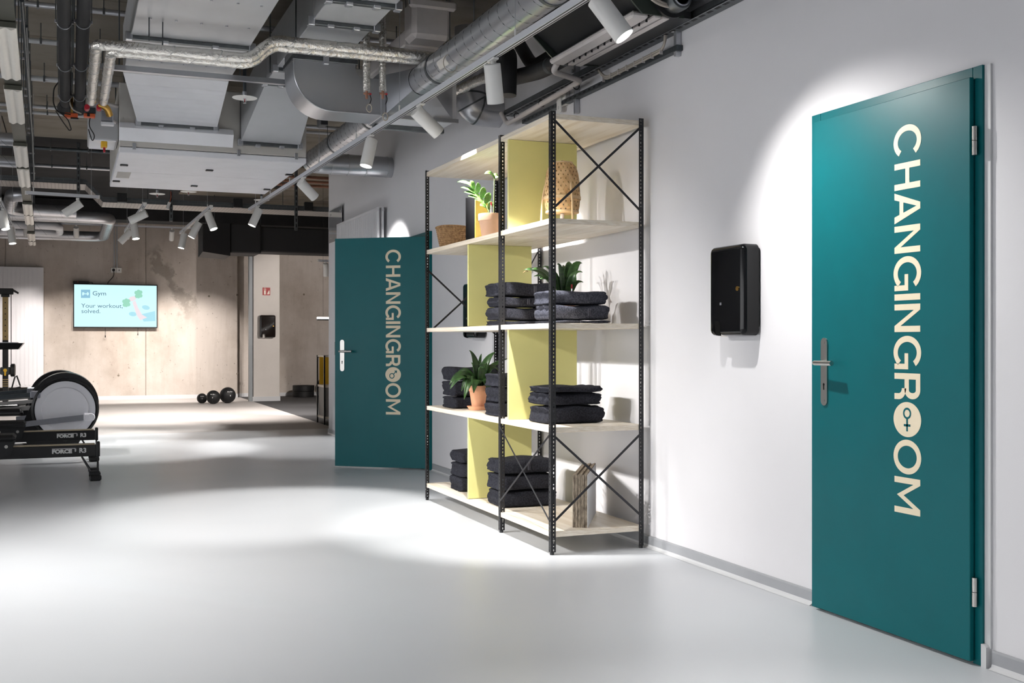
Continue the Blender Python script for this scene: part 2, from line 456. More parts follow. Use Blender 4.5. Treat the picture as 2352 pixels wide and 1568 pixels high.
# concrete wall of cast panels
wf = struct(MB().box(-6.5, 9, YF + .34, YF + .5, 0, CEIL), 'wall_far', 'concrete', 'raw stained concrete wall behind the screen', 'wall')
xj0 = atY(12, 700, YF).x; xj1 = atY(335, 700, YF).x; xj2 = atY(546, 700, YF).x
for a, b, y in ((-6.5, xj0, YF), (xj0, xj1, YF), (xj1, xj2, YF), (xj2, 9.0, YF + .22)):
    part(MB().box(a + .0025, b - .0025, y, YF + .34, 0, CEIL, 0.01), 'concrete_panel', 'concrete', wf, smooth=False)
for px, py in ((272, 862), (330, 700), (480, 680), (545, 677), (698, 676), (545, 858)):
    p = atY(px, py, YF if px < 546 else YF + .22)
    part(MB().cyl((p.x, p.y + .012, p.z), (p.x, p.y - .004, p.z), .022, 10), 'tie_hole', 'ceiling_concrete', wf)
# column
c0 = atZ(582, 921.5, 0); c1 = atZ(645, 921, 0); CYF = c0.y
cl = thing('column', 'pale painted square column with a red sign and towel dispenser', 'column', (c0.x, CYF, 0))
cl['kind'] = 'structure'
part(MB().box(c0.x, c1.x, CYF, CYF + .5, 0, CEIL, .01), 'shaft', 'column_paint', cl, True, False)
part(MB().box(c0.x - .015, c1.x + .01, CYF - .012, CYF + .5, 0, .09), 'skirting', 'cove_light', cl, True, False)
g0 = atY(572.5, 800, CYF)
part(MB().box(g0.x, c0.x - .016, CYF, CYF + .14, 0, CEIL), 'edge_guard', 'grey_guard', cl, True, False)
# ceiling of formwork panels
ce = struct(MB().box(-6.7, 9.2, -5.2, 24.2, CEIL + .03, CEIL + .2), 'ceiling', 'dark_ceiling', 'dark raw concrete ceiling with formwork panels', 'ceiling')
yy = 6.4; i = 0
base_panel = None
while yy < 24:
    xx = -3.2 - (0.9 if i % 2 else 0)
    while xx < 7:
        if yy > 13.9 and xx < 1.6: xx += 2.5; continue  # no panels here: the near-black slab also paints in the missing light
        if base_panel is None:
            base_panel = part(MB().box(0.006, 2.494, 0.006, 1.244, 0, .03, 0.004), 'formwork_panel', 'ceiling_concrete', ce, smooth=False)
            q = base_panel
        else:
            q = base_panel.copy(); link(q, ce)
        q.location = (xx, yy, CEIL)
        xx += 2.5
    yy += 1.25; i += 1
# baseboards
def baseboard(name, y0, y1, label):
    b = struct(MB().prism([(WX, .018), (WX, .066), (WX - .008, .066), (WX - .012, .06), (WX - .012, .018)], lambda a, b_, t: (a, t, b_), y0, y1), name, 'baseboard_grey', label, 'baseboard')
    part(MB().prism([(WX, .001), (WX, .018), (WX - .012, .018), (WX - .016, .008), (WX - .03, .001)], lambda a, b_, t: (a, t, b_), y0, y1), 'cove', 'cove_light', b)
    return b
baseboard('baseboard_right', 4.045, 9.55, 'grey coved baseboard between the two teal doors')
baseboard('baseboard_right.001', -4.9, 3.02, 'grey coved baseboard beyond the hinges of the female changing room door')
baseboard('baseboard_right.002', 10.65, YE, 'grey coved baseboard past the open male changing room door')
b = struct(MB().box(xj0 - 3, xj2, YF - .015, YF, 0, .075), 'baseboard_far', 'cove_light', 'pale baseboard along the concrete wall', 'baseboard')
struct(MB().box(xj2, 8, YF + .205, YF + .22, 0, .075), 'baseboard_far.001', 'cove_light', 'pale baseboard behind the stacked weight plates', 'baseboard')

# ------------------------------------------------------------------ lettering for the doors
SW = 0.165
def glyph(ch, w):
    P = []
    def rect(a0, a1, b0, b1): P.append([(a0, b0), (a1, b0), (a1, b1), (a0, b1)])
    def arc(cx, cy, rx, ry, d0, d1, n=26, s=SW, sx=None):
        sx = sx or s
        for k in range(n):
            t0 = math.radians(d0 + (d1 - d0) * k / n); t1 = math.radians(d0 + (d1 - d0) * (k + 1) / n)
            P.append([(cx + rx * math.cos(t0), cy + ry * math.sin(t0)), (cx + rx * math.cos(t1), cy + ry * math.sin(t1)),
                      (cx + (rx - sx) * math.cos(t1), cy + (ry - s) * math.sin(t1)), (cx + (rx - sx) * math.cos(t0), cy + (ry - s) * math.sin(t0))])
    if ch == 'I': rect(0, w, 0, 1)
    elif ch == 'H': rect(0, SW, 0, 1); rect(w - SW, w, 0, 1); rect(SW, w - SW, .43, .43 + SW * .92)
    elif ch == 'A':
        m = w / 2; t = SW * 1.12
        P.append([(0, 0), (t, 0), (m + .0, .86), (m, 1), (m - .09, 1)])
        P.append([(w, 0), (w - t, 0), (m, .86), (m, 1), (m + .09, 1)])
        xi = lambda y: t + (m - t) * y / .86
        P.append([(xi(.2), .2), (w - xi(.2), .2), (w - xi(.35), .35), (xi(.35), .35)])
    elif ch == 'N':
        rect(0, SW, 0, 1); rect(w - SW, w, 0, 1)
        P.append([(SW * .98, 1), (SW, .76), (w - SW, 0), (w - SW, .24)])
    elif ch == 'M':
        rect(0, SW, 0, 1); rect(w - SW, w, 0, 1); m = w / 2
        P.append([(SW, 1), (SW, .74), (m, .1), (m, .36)]); P.append([(w - SW, 1), (w - SW, .74), (m, .1), (m, .36)])
    elif ch == 'O': arc(w / 2, .5, w / 2, .535, 0, 360, 44)
    elif ch == 'D': P.append([(w / 2 + w / 2 * math.cos(2 * math.pi * k / 44), .5 + .535 * math.sin(2 * math.pi * k / 44)) for k in range(44)])
    elif ch == 'C': arc(w / 2, .5, w / 2, .535, 38, 322, 36)
    elif ch == 'G':
        arc(w / 2, .5, w / 2, .535, 38, 318, 36)
        rect(w * .52, w, .40, .40 + SW * .85); rect(w - SW * .92, w, 0.0, .40)
    elif ch == 'R':
        rect(0, SW, 0, 1); rc = w * .62
        rect(SW, rc, 1 - SW, 1); rect(SW, rc, .40, .40 + SW)
        arc(rc, .70, w * .95 - rc, .30, -90, 90, 16)
        arc(w * .56, .16, w * .42, .30, 0, 90, 10); rect(w * .98 - SW, w * .98, 0, .16)
    return P
TXT = [('C', 286, 363), ('H', 372, 433.5), ('A', 439.5, 511), ('N', 517, 580), ('G', 588, 667), ('I', 674.5, 689), ('N', 698, 762),
       ('G', 771, 848), ('R', 857, 919), ('D', 923, 1003.5), ('O', 1009.5, 1089), ('M', 1097, 1180)]
def lettering(parent, gender, x0, y_at):
    # leaf-local: front face x = x0 (facing -x), distance from hinge +y, text tops point to the hinge
    zz = lambda py: 1.17 + (784 - py) * .001693
    for ch, p0, p1 in TXT:
        z0, z1 = zz(p0), zz(p1); L = z0 - z1; w = L / .142
        mb = MB()
        for poly in glyph(ch, w):
            mb.prism(poly, lambda a, b_, t: (t, y_at + .142 * (1 - b_), z0 - a * .142), x0, x0 - .0008)
        lt = part(mb, 'letter', 'cream_vinyl', parent, smooth=False, weld=False)
        if ch == 'D':
            cy, cz = y_at + .071, (z0 + z1) / 2
            sm = MB()
            def pt(a, b_, t): return (t, cy - a, cz + b_)
            def ring(ca, cb, r, s):
                for k in range(20):
                    t0, t1 = 2 * math.pi * k / 20, 2 * math.pi * (k + 1) / 20
                    sm.prism([(ca + r * math.cos(t0), cb + r * math.sin(t0)), (ca + r * math.cos(t1), cb + r * math.sin(t1)),
                              (ca + (r - s) * math.cos(t1), cb + (r - s) * math.sin(t1)), (ca + (r - s) * math.cos(t0), cb + (r - s) * math.sin(t0))], pt, x0 - .0007, x0 - .0014)
            if gender == 'f':
                ring(0, .024, .0225, .008)
                sm.prism([(-.0045, .003), (.0045, .003), (.0045, -.046), (-.0045, -.046)], pt, x0 - .0007, x0 - .0014)
                sm.prism([(-.018, -.018), (.018, -.018), (.018, -.027), (-.018, -.027)], pt, x0 - .0007, x0 - .0014)
            else:
                ring(-.012, -.012, .026, .0085)
                sm.prism([(.003, .009), (.009, .003), (.032, .026), (.026, .032)], pt, x0 - .0007, x0 - .0014)
                sm.prism([(.038, .038), (.010, .036), (.018, .028), (.028, .018), (.036, .010)], pt, x0 - .0007, x0 - .0014)
            part(sm, 'gender_symbol', 'teal_paint', lt, smooth=False, weld=False)

def door_leaf(root, gender, LW=.90, T=.04):
    # local: hinge line at origin, leaf along +y, front face at x=0, thickness towards +x, slight rebate
    lf = part(MB().box(0, .02, 0, LW, .012, 2.127, .002).box(.02, T, .015, LW - .015, .012, 2.11), 'leaf', 'teal_paint', root, smooth=False)
    lettering(root, gender, -.0002, .25)
    yh = LW - .075
    # long plate
    pts = []
    for k in range(13):
        a = math.pi * k / 12; pts.append((yh + .021 * math.cos(a), 1.165 + .021 * math.sin(a)))
    for k in range(13):
        a = math.pi + math.pi * k / 12; pts.append((yh + .021 * math.cos(a), .915 + .021 * math.sin(a)))
    pl = part(MB().prism(pts, lambda a, b_, t: (t, a, b_), 0, -.006), 'handle_plate', 'steel', root)
    part(MB().cyl((-.0055, yh, 1.165), (-.0075, yh, 1.165), .006, 10), 'screw', 'steel', pl)
    part(MB().cyl((-.0055, yh, .915), (-.0075, yh, .915), .006, 10), 'screw', 'steel', pl)
    kh = MB().cyl((-.0055, yh, .985), (-.0068, yh, .985), .006, 10).box(-.0068, -.0055, yh - .0035, yh + .0035, .962, .985)
    part(kh, 'keyhole', 'black_hole', pl)
    part(MB().tube(bend([(-.006, yh + .012, 1.078), (-.05, yh + .012, 1.078), (-.055, yh - .115, 1.078)][::1], .014, 5), .0105, 14), 'lever', 'steel', root)
def hinge(root, z, x, y):
    h = part(MB().cyl((x, y, z - .052), (x, y, z - .001), .0095, 12), 'hinge', 'steel', root)
    part(MB().cyl((x, y, z + .001), (x, y, z + .052), .0095, 12), 'hinge_knuckle', 'steel', h)

# near door, closed (hinge side nearer to the viewer)
def door_frame(root, LW, x_face, x_wall, y_h, mirror=False):
    # root local: hinge at y=0, leaf along +y
    w = .034
    part(MB().box(x_face, x_wall, -w, .012, .0, 2.167, .002), 'frame_jamb', 'teal_paint', root, smooth=False)
    part(MB().box(x_face, x_wall, LW - .012, LW + .05, .0, 2.167, .002), 'frame_jamb', 'teal_paint', root, smooth=False)
    part(MB().box(x_face, x_wall, .012, LW - .012, 2.10, 2.167, .002), 'frame_head', 'teal_paint', root, smooth=False)
D1 = (3.03, 3.09, 0)
d1 = bpy.data.objects.new('door_1', None); link(d1); d1.location = D1
d1['kind'] = 'structure'; d1['label'] = 'closed teal door lettered CHANGINGROOM with a female symbol'; d1['category'] = 'door'; ORG['door_1'] = D1
door_leaf(d1, 'f')
door_frame(d1, .90, .0255, .045, 0)
hinge(d1, 1.895, .010, -.012); hinge(d1, .265, .010, -.012)
part(MB().box(.035, .0449, -.062, -.034, .07, 2.165), 'shadow_trim', 'cove_light', d1, smooth=False)
part(MB().prism([(-.034, 0), (-.058, 0), (-.058, .075), (-.05, .083), (-.034, .083)], lambda a, b_, t: (t, a, b_), .018, .0449), 'trim_foot', 'cove_light', d1, smooth=False)

D2 = (D2H[0], D2H[1], 0)
d2 = bpy.data.objects.new('door_2', None); link(d2); d2.location = D2; d2.rotation_euler = (0, 0, math.radians(53))
d2['kind'] = 'structure'; d2['label'] = 'teal door standing open, lettered CHANGINGROOM with a male symbol'; d2['category'] = 'door'; ORG['door_2'] = D2
door_leaf(d2, 'm')
hinge(d2, 1.895, .012, -.012); hinge(d2, .265, .012, -.012)
d2f = MB().box(3.05, 3.11, 9.585, o0 + .01, 0, 2.175, .002).box(3.05, 3.11, o1 - .01, o1 + .05, 0, 2.175, .002).box(3.05, 3.11, o0 + .01, o1 - .01, 2.11, 2.175, .002)
struct(d2f, 'trim_1', 'teal_paint', 'teal door frame behind the open changing room door', 'door frame')

# ================================================================== SHELVING RACK
RX0, RX1 = 2.455, 3.03
RY = [5.53, 6.293, 7.057, 7.82]
SZ = [0.126, 0.698, 1.271, 1.846, 2.42]     # tops of the boards
BT = .029
rack = thing('shelving_rack', 'tall black perforated steel rack with pale oak shelves and lime dividers', 'shelf', ((RX0 + RX1) / 2, 6.67, 0))
def post_mesh(HT):
    w, t, p = .030, .002, .0212
    mb = MB(); n = int(HT / p)
    z0 = HT - n * p
    def cell(fn, z, slot):
        hw, hh = (.0036, .0068) if slot else (.0034, .0034)
        cx = w * .56
        out = [(0, z), (cx, z), (w, z), (w, z + p / 2), (w, z + p), (cx, z + p), (0, z + p), (0, z + p / 2)]
        cz = z + p / 2
        inn = [(cx - hw * .7, cz - hh * .8), (cx, cz - hh), (cx + hw * .7, cz - hh * .8), (cx + hw, cz), (cx + hw * .7, cz + hh * .8), (cx, cz + hh), (cx - hw * .7, cz + hh * .8), (cx - hw, cz)]
        v = [fn(a, b_, 0) for a, b_ in out + inn] + [fn(a, b_, t) for a, b_ in out + inn]
        f = []
        for k in range(8):
            k2 = (k + 1) % 8
            f.append((k, k2, 8 + k2, 8 + k)); f.append((16 + k2, 16 + k, 24 + k, 24 + k2)); f.append((8 + k, 8 + k2, 24 + k2, 24 + k))
        f.append((2, 3, 19, 18)); f.append((3, 4, 20, 19))
        mb.add(v, f)
    fA = lambda a, z, q: (a, q, z)
    fB = lambda a, z, q: (q, a, z)
    for k in range(n):
        cell(fA, z0 + k * p, k % 2 == 0); cell(fB, z0 + k * p, k % 2 == 1)
    mb.box(0, w, 0, t, 0.0, z0).box(0, t, 0, w, 0.0, z0)
    mb.box(0, w, 0, t, HT, HT + .001).box(0, t, 0, w, HT, HT + .001)
    return mb
pm = post_mesh(2.418)
first = None
for (x, y, r) in ((RX0, RY[0], 0), (RX0, RY[1], 0), (RX0, RY[3], -90), (RX1, RY[0], 90), (RX1, RY[3], 180), (RX1 + .033, RY[2], 90)):
    if first is None:
        first = part(pm, 'post', 'black_steel', rack, smooth=False); q = first
        part(MB().cyl((.012, .012, -.014), (.012, .012, .004), .012, 12), 'foot', 'satin_black', q)
        part(MB().cyl((.017, -.002, .065), (.017, .0005, .065), .0055, 10), 'bolt', 'steel', q)
        base_kids = list(q.children)
    else:
        q = first.copy(); link(q, rack)
        for kc in base_kids:
            c = kc.copy(); link(c, q)
    q.location = (x - rack.location.x, y - rack.location.y, .014)
    q.rotation_euler = (0, 0, math.radians(r))
for z in SZ:
    part(MB().box(RX0 + .003, RX1 - .003, RY[0] + .003, RY[1] - .002, z - BT, z, .001), 'shelf_board', 'pale_oak', rack, True, False)
    part(MB().box(RX0 + .003, RX1 - .003, RY[1] + .003, RY[3] - .003, z - BT - .002, z - .002, .001), 'shelf_board', 'pale_oak', rack, True, False)
for y, lo_ in ((6.186, 3), (6.186, 1), (6.905, 2), (6.905, 0)):
    part(MB().box(RX0 + .012, RX0 + .012 + .455, y, y + .019, SZ[lo_] + .001, SZ[lo_ + 1] - BT - .003, .001), 'divider_panel', 'lime_panel', rack, True, False)
def brace(a, b, wid=.013):
    a = Vector(a); b = Vector(b); d = (b - a).normalized()
    if abs(d.y) < 1e-4: n = Vector((0, 1, 0))
    else: n = Vector((1, 0, 0))
    s = d.cross(n).normalized() * wid / 2; n = n * .0012
    mb = MB().hexa([a + s + n, a - s + n, a - s - n, a + s - n], [b + s + n, b - s + n, b - s - n, b + s - n])
    part(mb, 'cross_brace', 'brace_steel', rack, True, False)
ye = RY[0] - .003
for z0, z1 in ((1.905, 2.385), (.185, .652)):
    brace((RX0 + .018, ye, z1), (RX1 - .018, ye, z0)); brace((RX0 + .018, ye - .003, z0), (RX1 - .018, ye - .003, z1))
xe = RX0 - .003
brace((xe, RY[1] + .01, .655), (xe, RY[0] + .01, .185), .011); brace((xe - .003, RY[1] + .01, .185), (xe - .003, RY[0] + .01, .655), .011)
yl = RY[3] + .003
for z0, z1 in ((1.225, 1.70), ):
    brace((RX0 + .018, yl, z1), (RX1 - .018, yl, z0)); brace((RX0 + .018, yl + .003, z0), (RX1 - .018, yl + .003, z1))
xb = RX1 + .003
for z0, z1 in ((1.30, 1.79), (.17, .66)):
    brace((xb, RY[3] - .01, z1), (xb, RY[2] + .01, z0)); brace((xb + .003, RY[3] - .01, z0), (xb + .003, RY[2] + .01, z1))

# ================================================================== THINGS ON THE SHELVES
def towel_mesh(w, d, h, seed, m, nx=22, ny=12, nz=8, layers=2):
    rnd = random.Random(seed)
    ph = [rnd.uniform(0, 6.28) for _ in range(8)]
    idx = {}; v = []; f = []
    def P(i, j, k):
        key = (i, j, k)
        if key in idx: return idx[key]
        x, y, z = 2 * i / nx - 1, 2 * j / ny - 1, 2 * k / nz - 1
        # round the box in the y-z section (soft folds) and less so at the ends
        def rnd2(a, b_, ra, rb):
            m_ = max(abs(a), abs(b_)); 
            if m_ < 1e-6: return a, b_
            l = (abs(a) ** 6 + abs(b_) ** 6) ** (1 / 6)
            s = m_ / l
            return a * s, b_ * s
        y2, z2 = rnd2(y, z, d, h)
        ex = max(0, abs(x) - .90) / .10
        sh = 1 - .06 * ex ** 2
        px, py, pz = x * w / 2, y2 * sh * d / 2, z2 * (1 - .07 * ex ** 2) * h / 2
        px += .006 * math.sin(3 * z + ph[0]) * abs(x) + .004 * math.sin(9 * y + ph[1])
        if abs(x) > .95:
            g = abs(math.cos(math.pi * layers * (z * .5 + .5)))
            px -= math.copysign(.008 * (1 - g) ** 2 + .004 * math.sin(14 * y + ph[2]), x)
        py += .004 * math.sin(5 * x + ph[3]) * (1 if abs(y) > .5 else 0)
        pz += (.004 * math.sin(4.2 * x + ph[4]) + .003 * math.sin(7 * y + 3 * x + ph[5])) * (1 if z > -.9 else .15)
        v.append((px, py, pz + h / 2)); idx[key] = len(v) - 1
        return idx[key]
    for i in range(nx):
        for j in range(ny):
            for k in (0, nz): f.append((P(i, j, k), P(i + 1, j, k), P(i + 1, j + 1, k), P(i, j + 1, k)))
        for k in range(nz):
            for j in (0, ny): f.append((P(i, j, k), P(i + 1, j, k), P(i + 1, j, k + 1), P(i, j, k + 1)))
    for j in range(ny):
        for k in range(nz):
            for i in (0, nx): f.append((P(i, j, k), P(i, j + 1, k), P(i, j + 1, k + 1), P(i, j, k + 1)))
    mb = MB().add(v, f)
    zmin = min(p[2] for p in mb.v); zmax = max(p[2] for p in mb.v)
    mb.v = [(p[0], p[1], (p[2] - zmin) * h / (zmax - zmin)) for p in mb.v]
    return mb
tw_i = 0
def towels(x, y, z, w, d, hs, label, group, m='towel', rot=0.0):
    global tw_i
    zz = z + .001
    for n, h in enumerate(hs):
        tw_i += 1
        mm = m[n] if isinstance(m, (list, tuple)) else m
        mb = towel_mesh(w + random.uniform(-.012, .012), d + random.uniform(-.01, .01), h, tw_i, mm)
        pos = {0: 'bottom towel', len(hs) - 1: 'top towel'}.get(n, 'middle towel' if len(hs) == 3 else ('second towel up' if n == 1 else 'third towel up'))
        t = thing('folded_towel', pos + ' ' + label, 'towel', (x + random.uniform(-.008, .008), y + random.uniform(-.008, .008), zz), rot + random.uniform(-.04, .04), group)
        o = part(mb, 'cloth', mm, t, ang=3.0)
        # woven border band across the top third
        b = MB()
        ax = (.12 if n % 2 else -.02) * w
        yb = -d / 2 * 1.0
        b.box(ax, ax + .006, yb + .004, yb + .0075, h * .25, h * .75).box(ax + .012, ax + .016, yb + .004, yb + .0075, h * .25, h * .75)
        part(b, 'woven_band', 'towel_edge', t)
        zz += h - .001
    return zz
towels(2.70, 5.80, SZ[2], .37, .27, (.022, .088, .082), 'of the greyish stack in front of the spiky plant', 'stack in front of the spiky plant', ['towel_grey', 'towel_grey', 'towel_grey'])
towels(2.70, 6.58, SZ[2] - .002, .38, .27, (.035, .085, .068, .092), 'of the dark stack beside the spiky plant', 'stack beside the spiky plant')
towels(2.69, 7.50, SZ[1] - .002, .34, .28, (.085, .11, .10), 'of the stack behind the drooping plant pot', 'stack behind the drooping plant')
towels(2.70, 6.58, SZ[1] - .002, .38, .27, (.088, .10, .09), 'of the stack between the drooping plant and a lime divider', 'stack beside the drooping plant')
towels(2.70, 5.88, SZ[1], .36, .27, (.105, .075, .04), 'of the stack alone on the shelf above the cardboard block', 'stack above the cardboard block')
towels(2.70, 7.36, SZ[0] - .002, .34, .28, (.10, .10, .085), 'of the stack on the lowest shelf behind a lime divider', 'stack behind the lowest lime divider')
towels(2.70, 6.56, SZ[0] - .002, .37, .28, (.108, .105, .095), 'of the rolled stack on the lowest shelf behind the front cross brace', 'stack behind the front cross brace')

# plants ------------------------------------------------------------
def leaf(parent, base, ctrl, tip, wid, m, fold=.25, n=9, up=(0, 0, 1), prof=None, name='leaf'):
    base, ctrl, tip = Vector(base), Vector(ctrl), Vector(tip)
    pts = [base * (1 - t) ** 2 + ctrl * 2 * t * (1 - t) + tip * t * t for t in [k / n for k in range(n + 1)]]
    v = []; f = []
    for k, p in enumerate(pts):
        t = k / n
        T = (pts[min(k + 1, n)] - pts[max(k - 1, 0)]).normalized()
        S = T.cross(Vector(up))
        if S.length < .05: S = T.cross(Vector((1, .3, 0)))
        S.normalize(); N = S.cross(T).normalized()
        w = wid * (math.sin(math.pi * min(1, max(0.0, t)) ** (prof or .8)) ** .8 if 0 < t < 1 else 0.03) / 2 + .0008
        v += [p - S * w + N * w * fold, p - S * w * .5 + N * w * fold * .4, p, p + S * w * .5 + N * w * fold * .4, p + S * w + N * w * fold]
    for k in range(n):
        for s_ in range(4):
            a = k * 5 + s_
            f.append((a, a + 1, a + 6, a + 5))
    o = part(MB().add(v, f), name, m, parent, ang=3.0)
    sm = o.modifiers.new('thick', 'SOLIDIFY'); sm.thickness = .0012
    return o
def pot(root, r, h, m, rim=.035, saucer=False):
    z0 = .022 if saucer else .0
    p = part(MB().lathe([(0.0, z0), (r * .66, z0), (r * .70, z0 + .006), (r * .93, z0 + h - rim), (r * .94, z0 + h - rim + .001), (r, z0 + h - rim + .004), (r, z0 + h - .004), (r * .985, z0 + h), (r * .92, z0 + h), (r * .90, z0 + h - .015), (r * .86, z0 + h - .03)], 36), 'pot', m, root)
    part(MB().lathe([(r * .89, z0 + h - .022), (r * .5, z0 + h - .016), (0, z0 + h - .014)], 24), 'soil', 'soil', root)
    if saucer:
        part(MB().lathe([(0, 0), (r * .95, 0), (r * 1.18, .022), (r * 1.22, .027), (r * 1.14, .027), (r * .95, .012), (0, .012)], 36), 'saucer', m, root)
# zamioculcas in pale pot, top left bay
zp = thing('potted_plant', 'pale terracotta pot with a small glossy round-leaved plant beside the black file', 'plant', (2.585, 6.80, SZ[3] - .002))
pot(zp, .082, .165, 'pale_terracotta', .05)
part(MB().cyl((-.01, -.035, .14), (-.008, -.035, .235), .0055, 10), 'water_gauge', 'acrylic', zp)
part(MB().cyl((-.008, -.035, .215), (-.008, -.035, .24), .0058, 10), 'gauge_cap', 'red_plastic', zp)
part(MB().tube(bend([(0, 0, .14), (-.02, .02, .22), (-.10, .10, .36)], .08, 6), [.006] * 8 + [.003], 8), 'stem', 'stem_green', zp)
part(MB().tube(bend([(.01, -.03, .14), (.012, -.03, .28), (.018, -.02, .40)], .05, 6), .0026, 8), 'stem', 'stem_green', zp)
stem = [(-.025, .022, .215), (-.055, .055, .27), (-.08, .08, .315), (-.10, .10, .355)]
rr = random.Random(3)
for (b_, t_, w_) in (((-.018, .02, .20), (-.085, .01, .225), .040), ((-.03, .03, .225), (-.115, .055, .275), .040), ((-.045, .045, .25), (-.15, .09, .295), .042),
                     ((-.06, .06, .275), (-.17, .12, .325), .040), ((-.075, .075, .30), (-.185, .14, .36), .036), ((-.03, .03, .23), (.01, .01, .325), .045),
                     ((-.05, .05, .26), (-.03, .03, .365), .045), ((-.07, .07, .295), (-.07, .05, .395), .042), ((-.085, .085, .325), (-.12, .08, .405), .040),
                     ((-.10, .10, .355), (-.20, .16, .395), .034), ((-.012, .015, .19), (.02, .0, .26), .036), ((-.09, .09, .335), (-.155, .10, .385), .036)):
    b2, t2 = Vector(b_), Vector(t_)
    t2 = b2 + (t2 - b2) * .8
    leaf(zp, b2, (b2 + t2) / 2 + Vector((0, -.012, .022)), t2, w_ * 1.05, 'leaf_bright', .22, 7, prof=.9, up=(0.25, -.75, .6))
leaf(zp, (.018, -.02, .395), (-.01, -.03, .44), (-.05, -.02, .425), .06, 'leaf_bright', .3, 7, prof=.9, up=(.1, -.5, .8))
leaf(zp, (.018, -.02, .395), (.035, -.03, .43), (.045, -.02, .405), .05, 'leaf_bright', .3, 7, prof=.9, up=(.1, -.5, .8))
# spiky plant behind the grey towels
sp = thing('potted_plant', 'terracotta pot of spiky dark green leaves rising behind folded towels', 'plant', (2.77, 6.05, SZ[2]))
pot(sp, .07, .135, 'terracotta')
def px_local(px, py, Y, root): 
    p = atY(px, py, Y); return Vector((p.x - root.location.x, p.y - root.location.y, p.z - root.location.z))
for tx, ty, dy, w_, mm in ((1204, 619, .0, .046, 'leaf_dark'), (1222, 618, -.1, .05, 'leaf_dark'), (1245, 613, .1, .035, 'leaf_dark'), (1262, 622, -.02, .03, 'leaf_dark'),
                           (1312, 604, .05, .04, 'leaf_dark'), (1337, 604, .0, .046, 'leaf_dark'), (1338, 625, -.1, .045, 'leaf_dark'), (1340, 648, -.05, .034, 'leaf_dark'),
                           (1296, 611, .1, .03, 'leaf_dark'), (1280, 607, .0, .034, 'leaf_dark'), (1240, 640, -.12, .04, 'leaf_dark'), (1226, 634, .08, .04, 'leaf_dark'), (1318, 632, .1, .036, 'leaf_dark')):
    tip = px_local(tx, ty, 6.05 + dy, sp)
    b_ = Vector((tip.x * .08, tip.y * .08, .115))
    c_ = Vector((tip.x * .42, tip.y * .42, max(tip.z, .25) * .98 + .03))
    leaf(sp, b_, c_, tip, w_ * 1.15, mm, .35, 10, prof=.85, up=(.1, -.6, .7))
leaf(sp, px_local(1213, 624, 5.98, sp), px_local(1208, 620, 5.98, sp), px_local(1201, 627, 5.98, sp), .018, 'leaf_brown', name='dry_leaf_tip')
part(MB().cyl((.03, -.05, .13), (.03, -.05, .235), .005, 10), 'water_gauge', 'acrylic', sp)
part(MB().cyl((.03, -.05, .215), (.03, -.05, .24), .0053, 10), 'gauge_cap', 'red_plastic', sp)
# drooping plant
p0 = atZ(1108, 940, SZ[1]); 
dp = thing('potted_plant', 'terracotta pot on a saucer with drooping dark green leaves', 'plant', (p0.x - .03, p0.y, SZ[1] - .001))
pot(dp, .066, .145, 'terracotta', .04, True)
YD = p0.y
for tx, ty, dy, w_, hi_ in ((1078, 804, .0, .06, .0), (1106, 812, .06, .022, 0), (1138, 808, -.02, .05, .0), (1032, 883, -.02, .045, .12), (1034, 893, -.08, .05, .13), (1060, 898, -.06, .05, .12),
                            (1066, 917, -.1, .055, .12), (1088, 902, -.12, .065, .1), (1128, 918, -.1, .06, .1), (1150, 860, .0, .05, .08), (1167, 823, .05, .04, .05), (1160, 885, -.05, .05, .1), (1046, 870, .1, .05, .1), (1118, 850, -.1, .05, .06), (1085, 848, .1, .05, .06)):
    tip = px_local(tx, ty, YD + dy, dp)
    b_ = Vector((tip.x * .06, tip.y * .06, .15))
    if ty < 830: c_ = Vector((tip.x * .25, tip.y * .4, tip.z * .80 + .03))
    else: c_ = Vector((tip.x * .55, tip.y * .5, max(tip.z + .1, .24) + hi_ * .5))
    leaf(dp, b_, c_, tip, w_ * 1.1, 'leaf_dark', .3, 10, prof=.75, up=(.1, -.5, .8))
# bamboo lamp
lp = thing('bamboo_lamp', 'woven bamboo table lamp on three thin legs beside a lime divider', 'lamp', (2.705, 5.93, SZ[3]))
def lampr(t):       # t 0 bottom .. 1 top, radius of the shade
    K = ((0, .094), (.12, .103), (.35, .106), (.6, .102), (.8, .094), (.92, .081), (1.0, .058))
    for (t0, r0), (t1, r1) in zip(K, K[1:]):
        if t <= t1: return r0 + (r1 - r0) * (t - t0) / (t1 - t0)
    return .050
LZ0, LZ1 = .085, .375
mbA = MB()
NS = 22
def strip_(sgn, k0):
    v = []; f = []; n = 26; turns = .30
    for i_ in range(n + 1):
        t = i_ / n
        a = 2 * math.pi * (k0 / NS + sgn * turns * t)
        hw = 2 * math.pi / NS * .36
        r = lampr(t) + .0012 * math.sin(i_ * math.pi + k0 * math.pi) * sgn
        z = LZ0 + (LZ1 - LZ0) * t
        v += [(r * math.cos(a - hw), r * math.sin(a - hw), z), (r * math.cos(a + hw), r * math.sin(a + hw), z)]
    for i_ in range(n): f.append((2 * i_, 2 * i_ + 1, 2 * i_ + 3, 2 * i_ + 2))
    mbA.add(v, f)
for k in range(NS): strip_(1, k); strip_(-1, k + .5)
sh = part(mbA, 'woven_shade', 'bamboo', lp, ang=3.0)
for t, hgt in ((0.0, .012), (.28, .018), (1.0, .008)):
    r = lampr(t) + .003; z = LZ0 + (LZ1 - LZ0) * t
    part(MB().lathe([(r, z - hgt / 2), (r + .002, z - hgt / 2), (r + .002, z + hgt / 2), (r, z + hgt / 2), (r, z - hgt / 2)], 40), 'shade_hoop', 'bamboo_pale', sh)
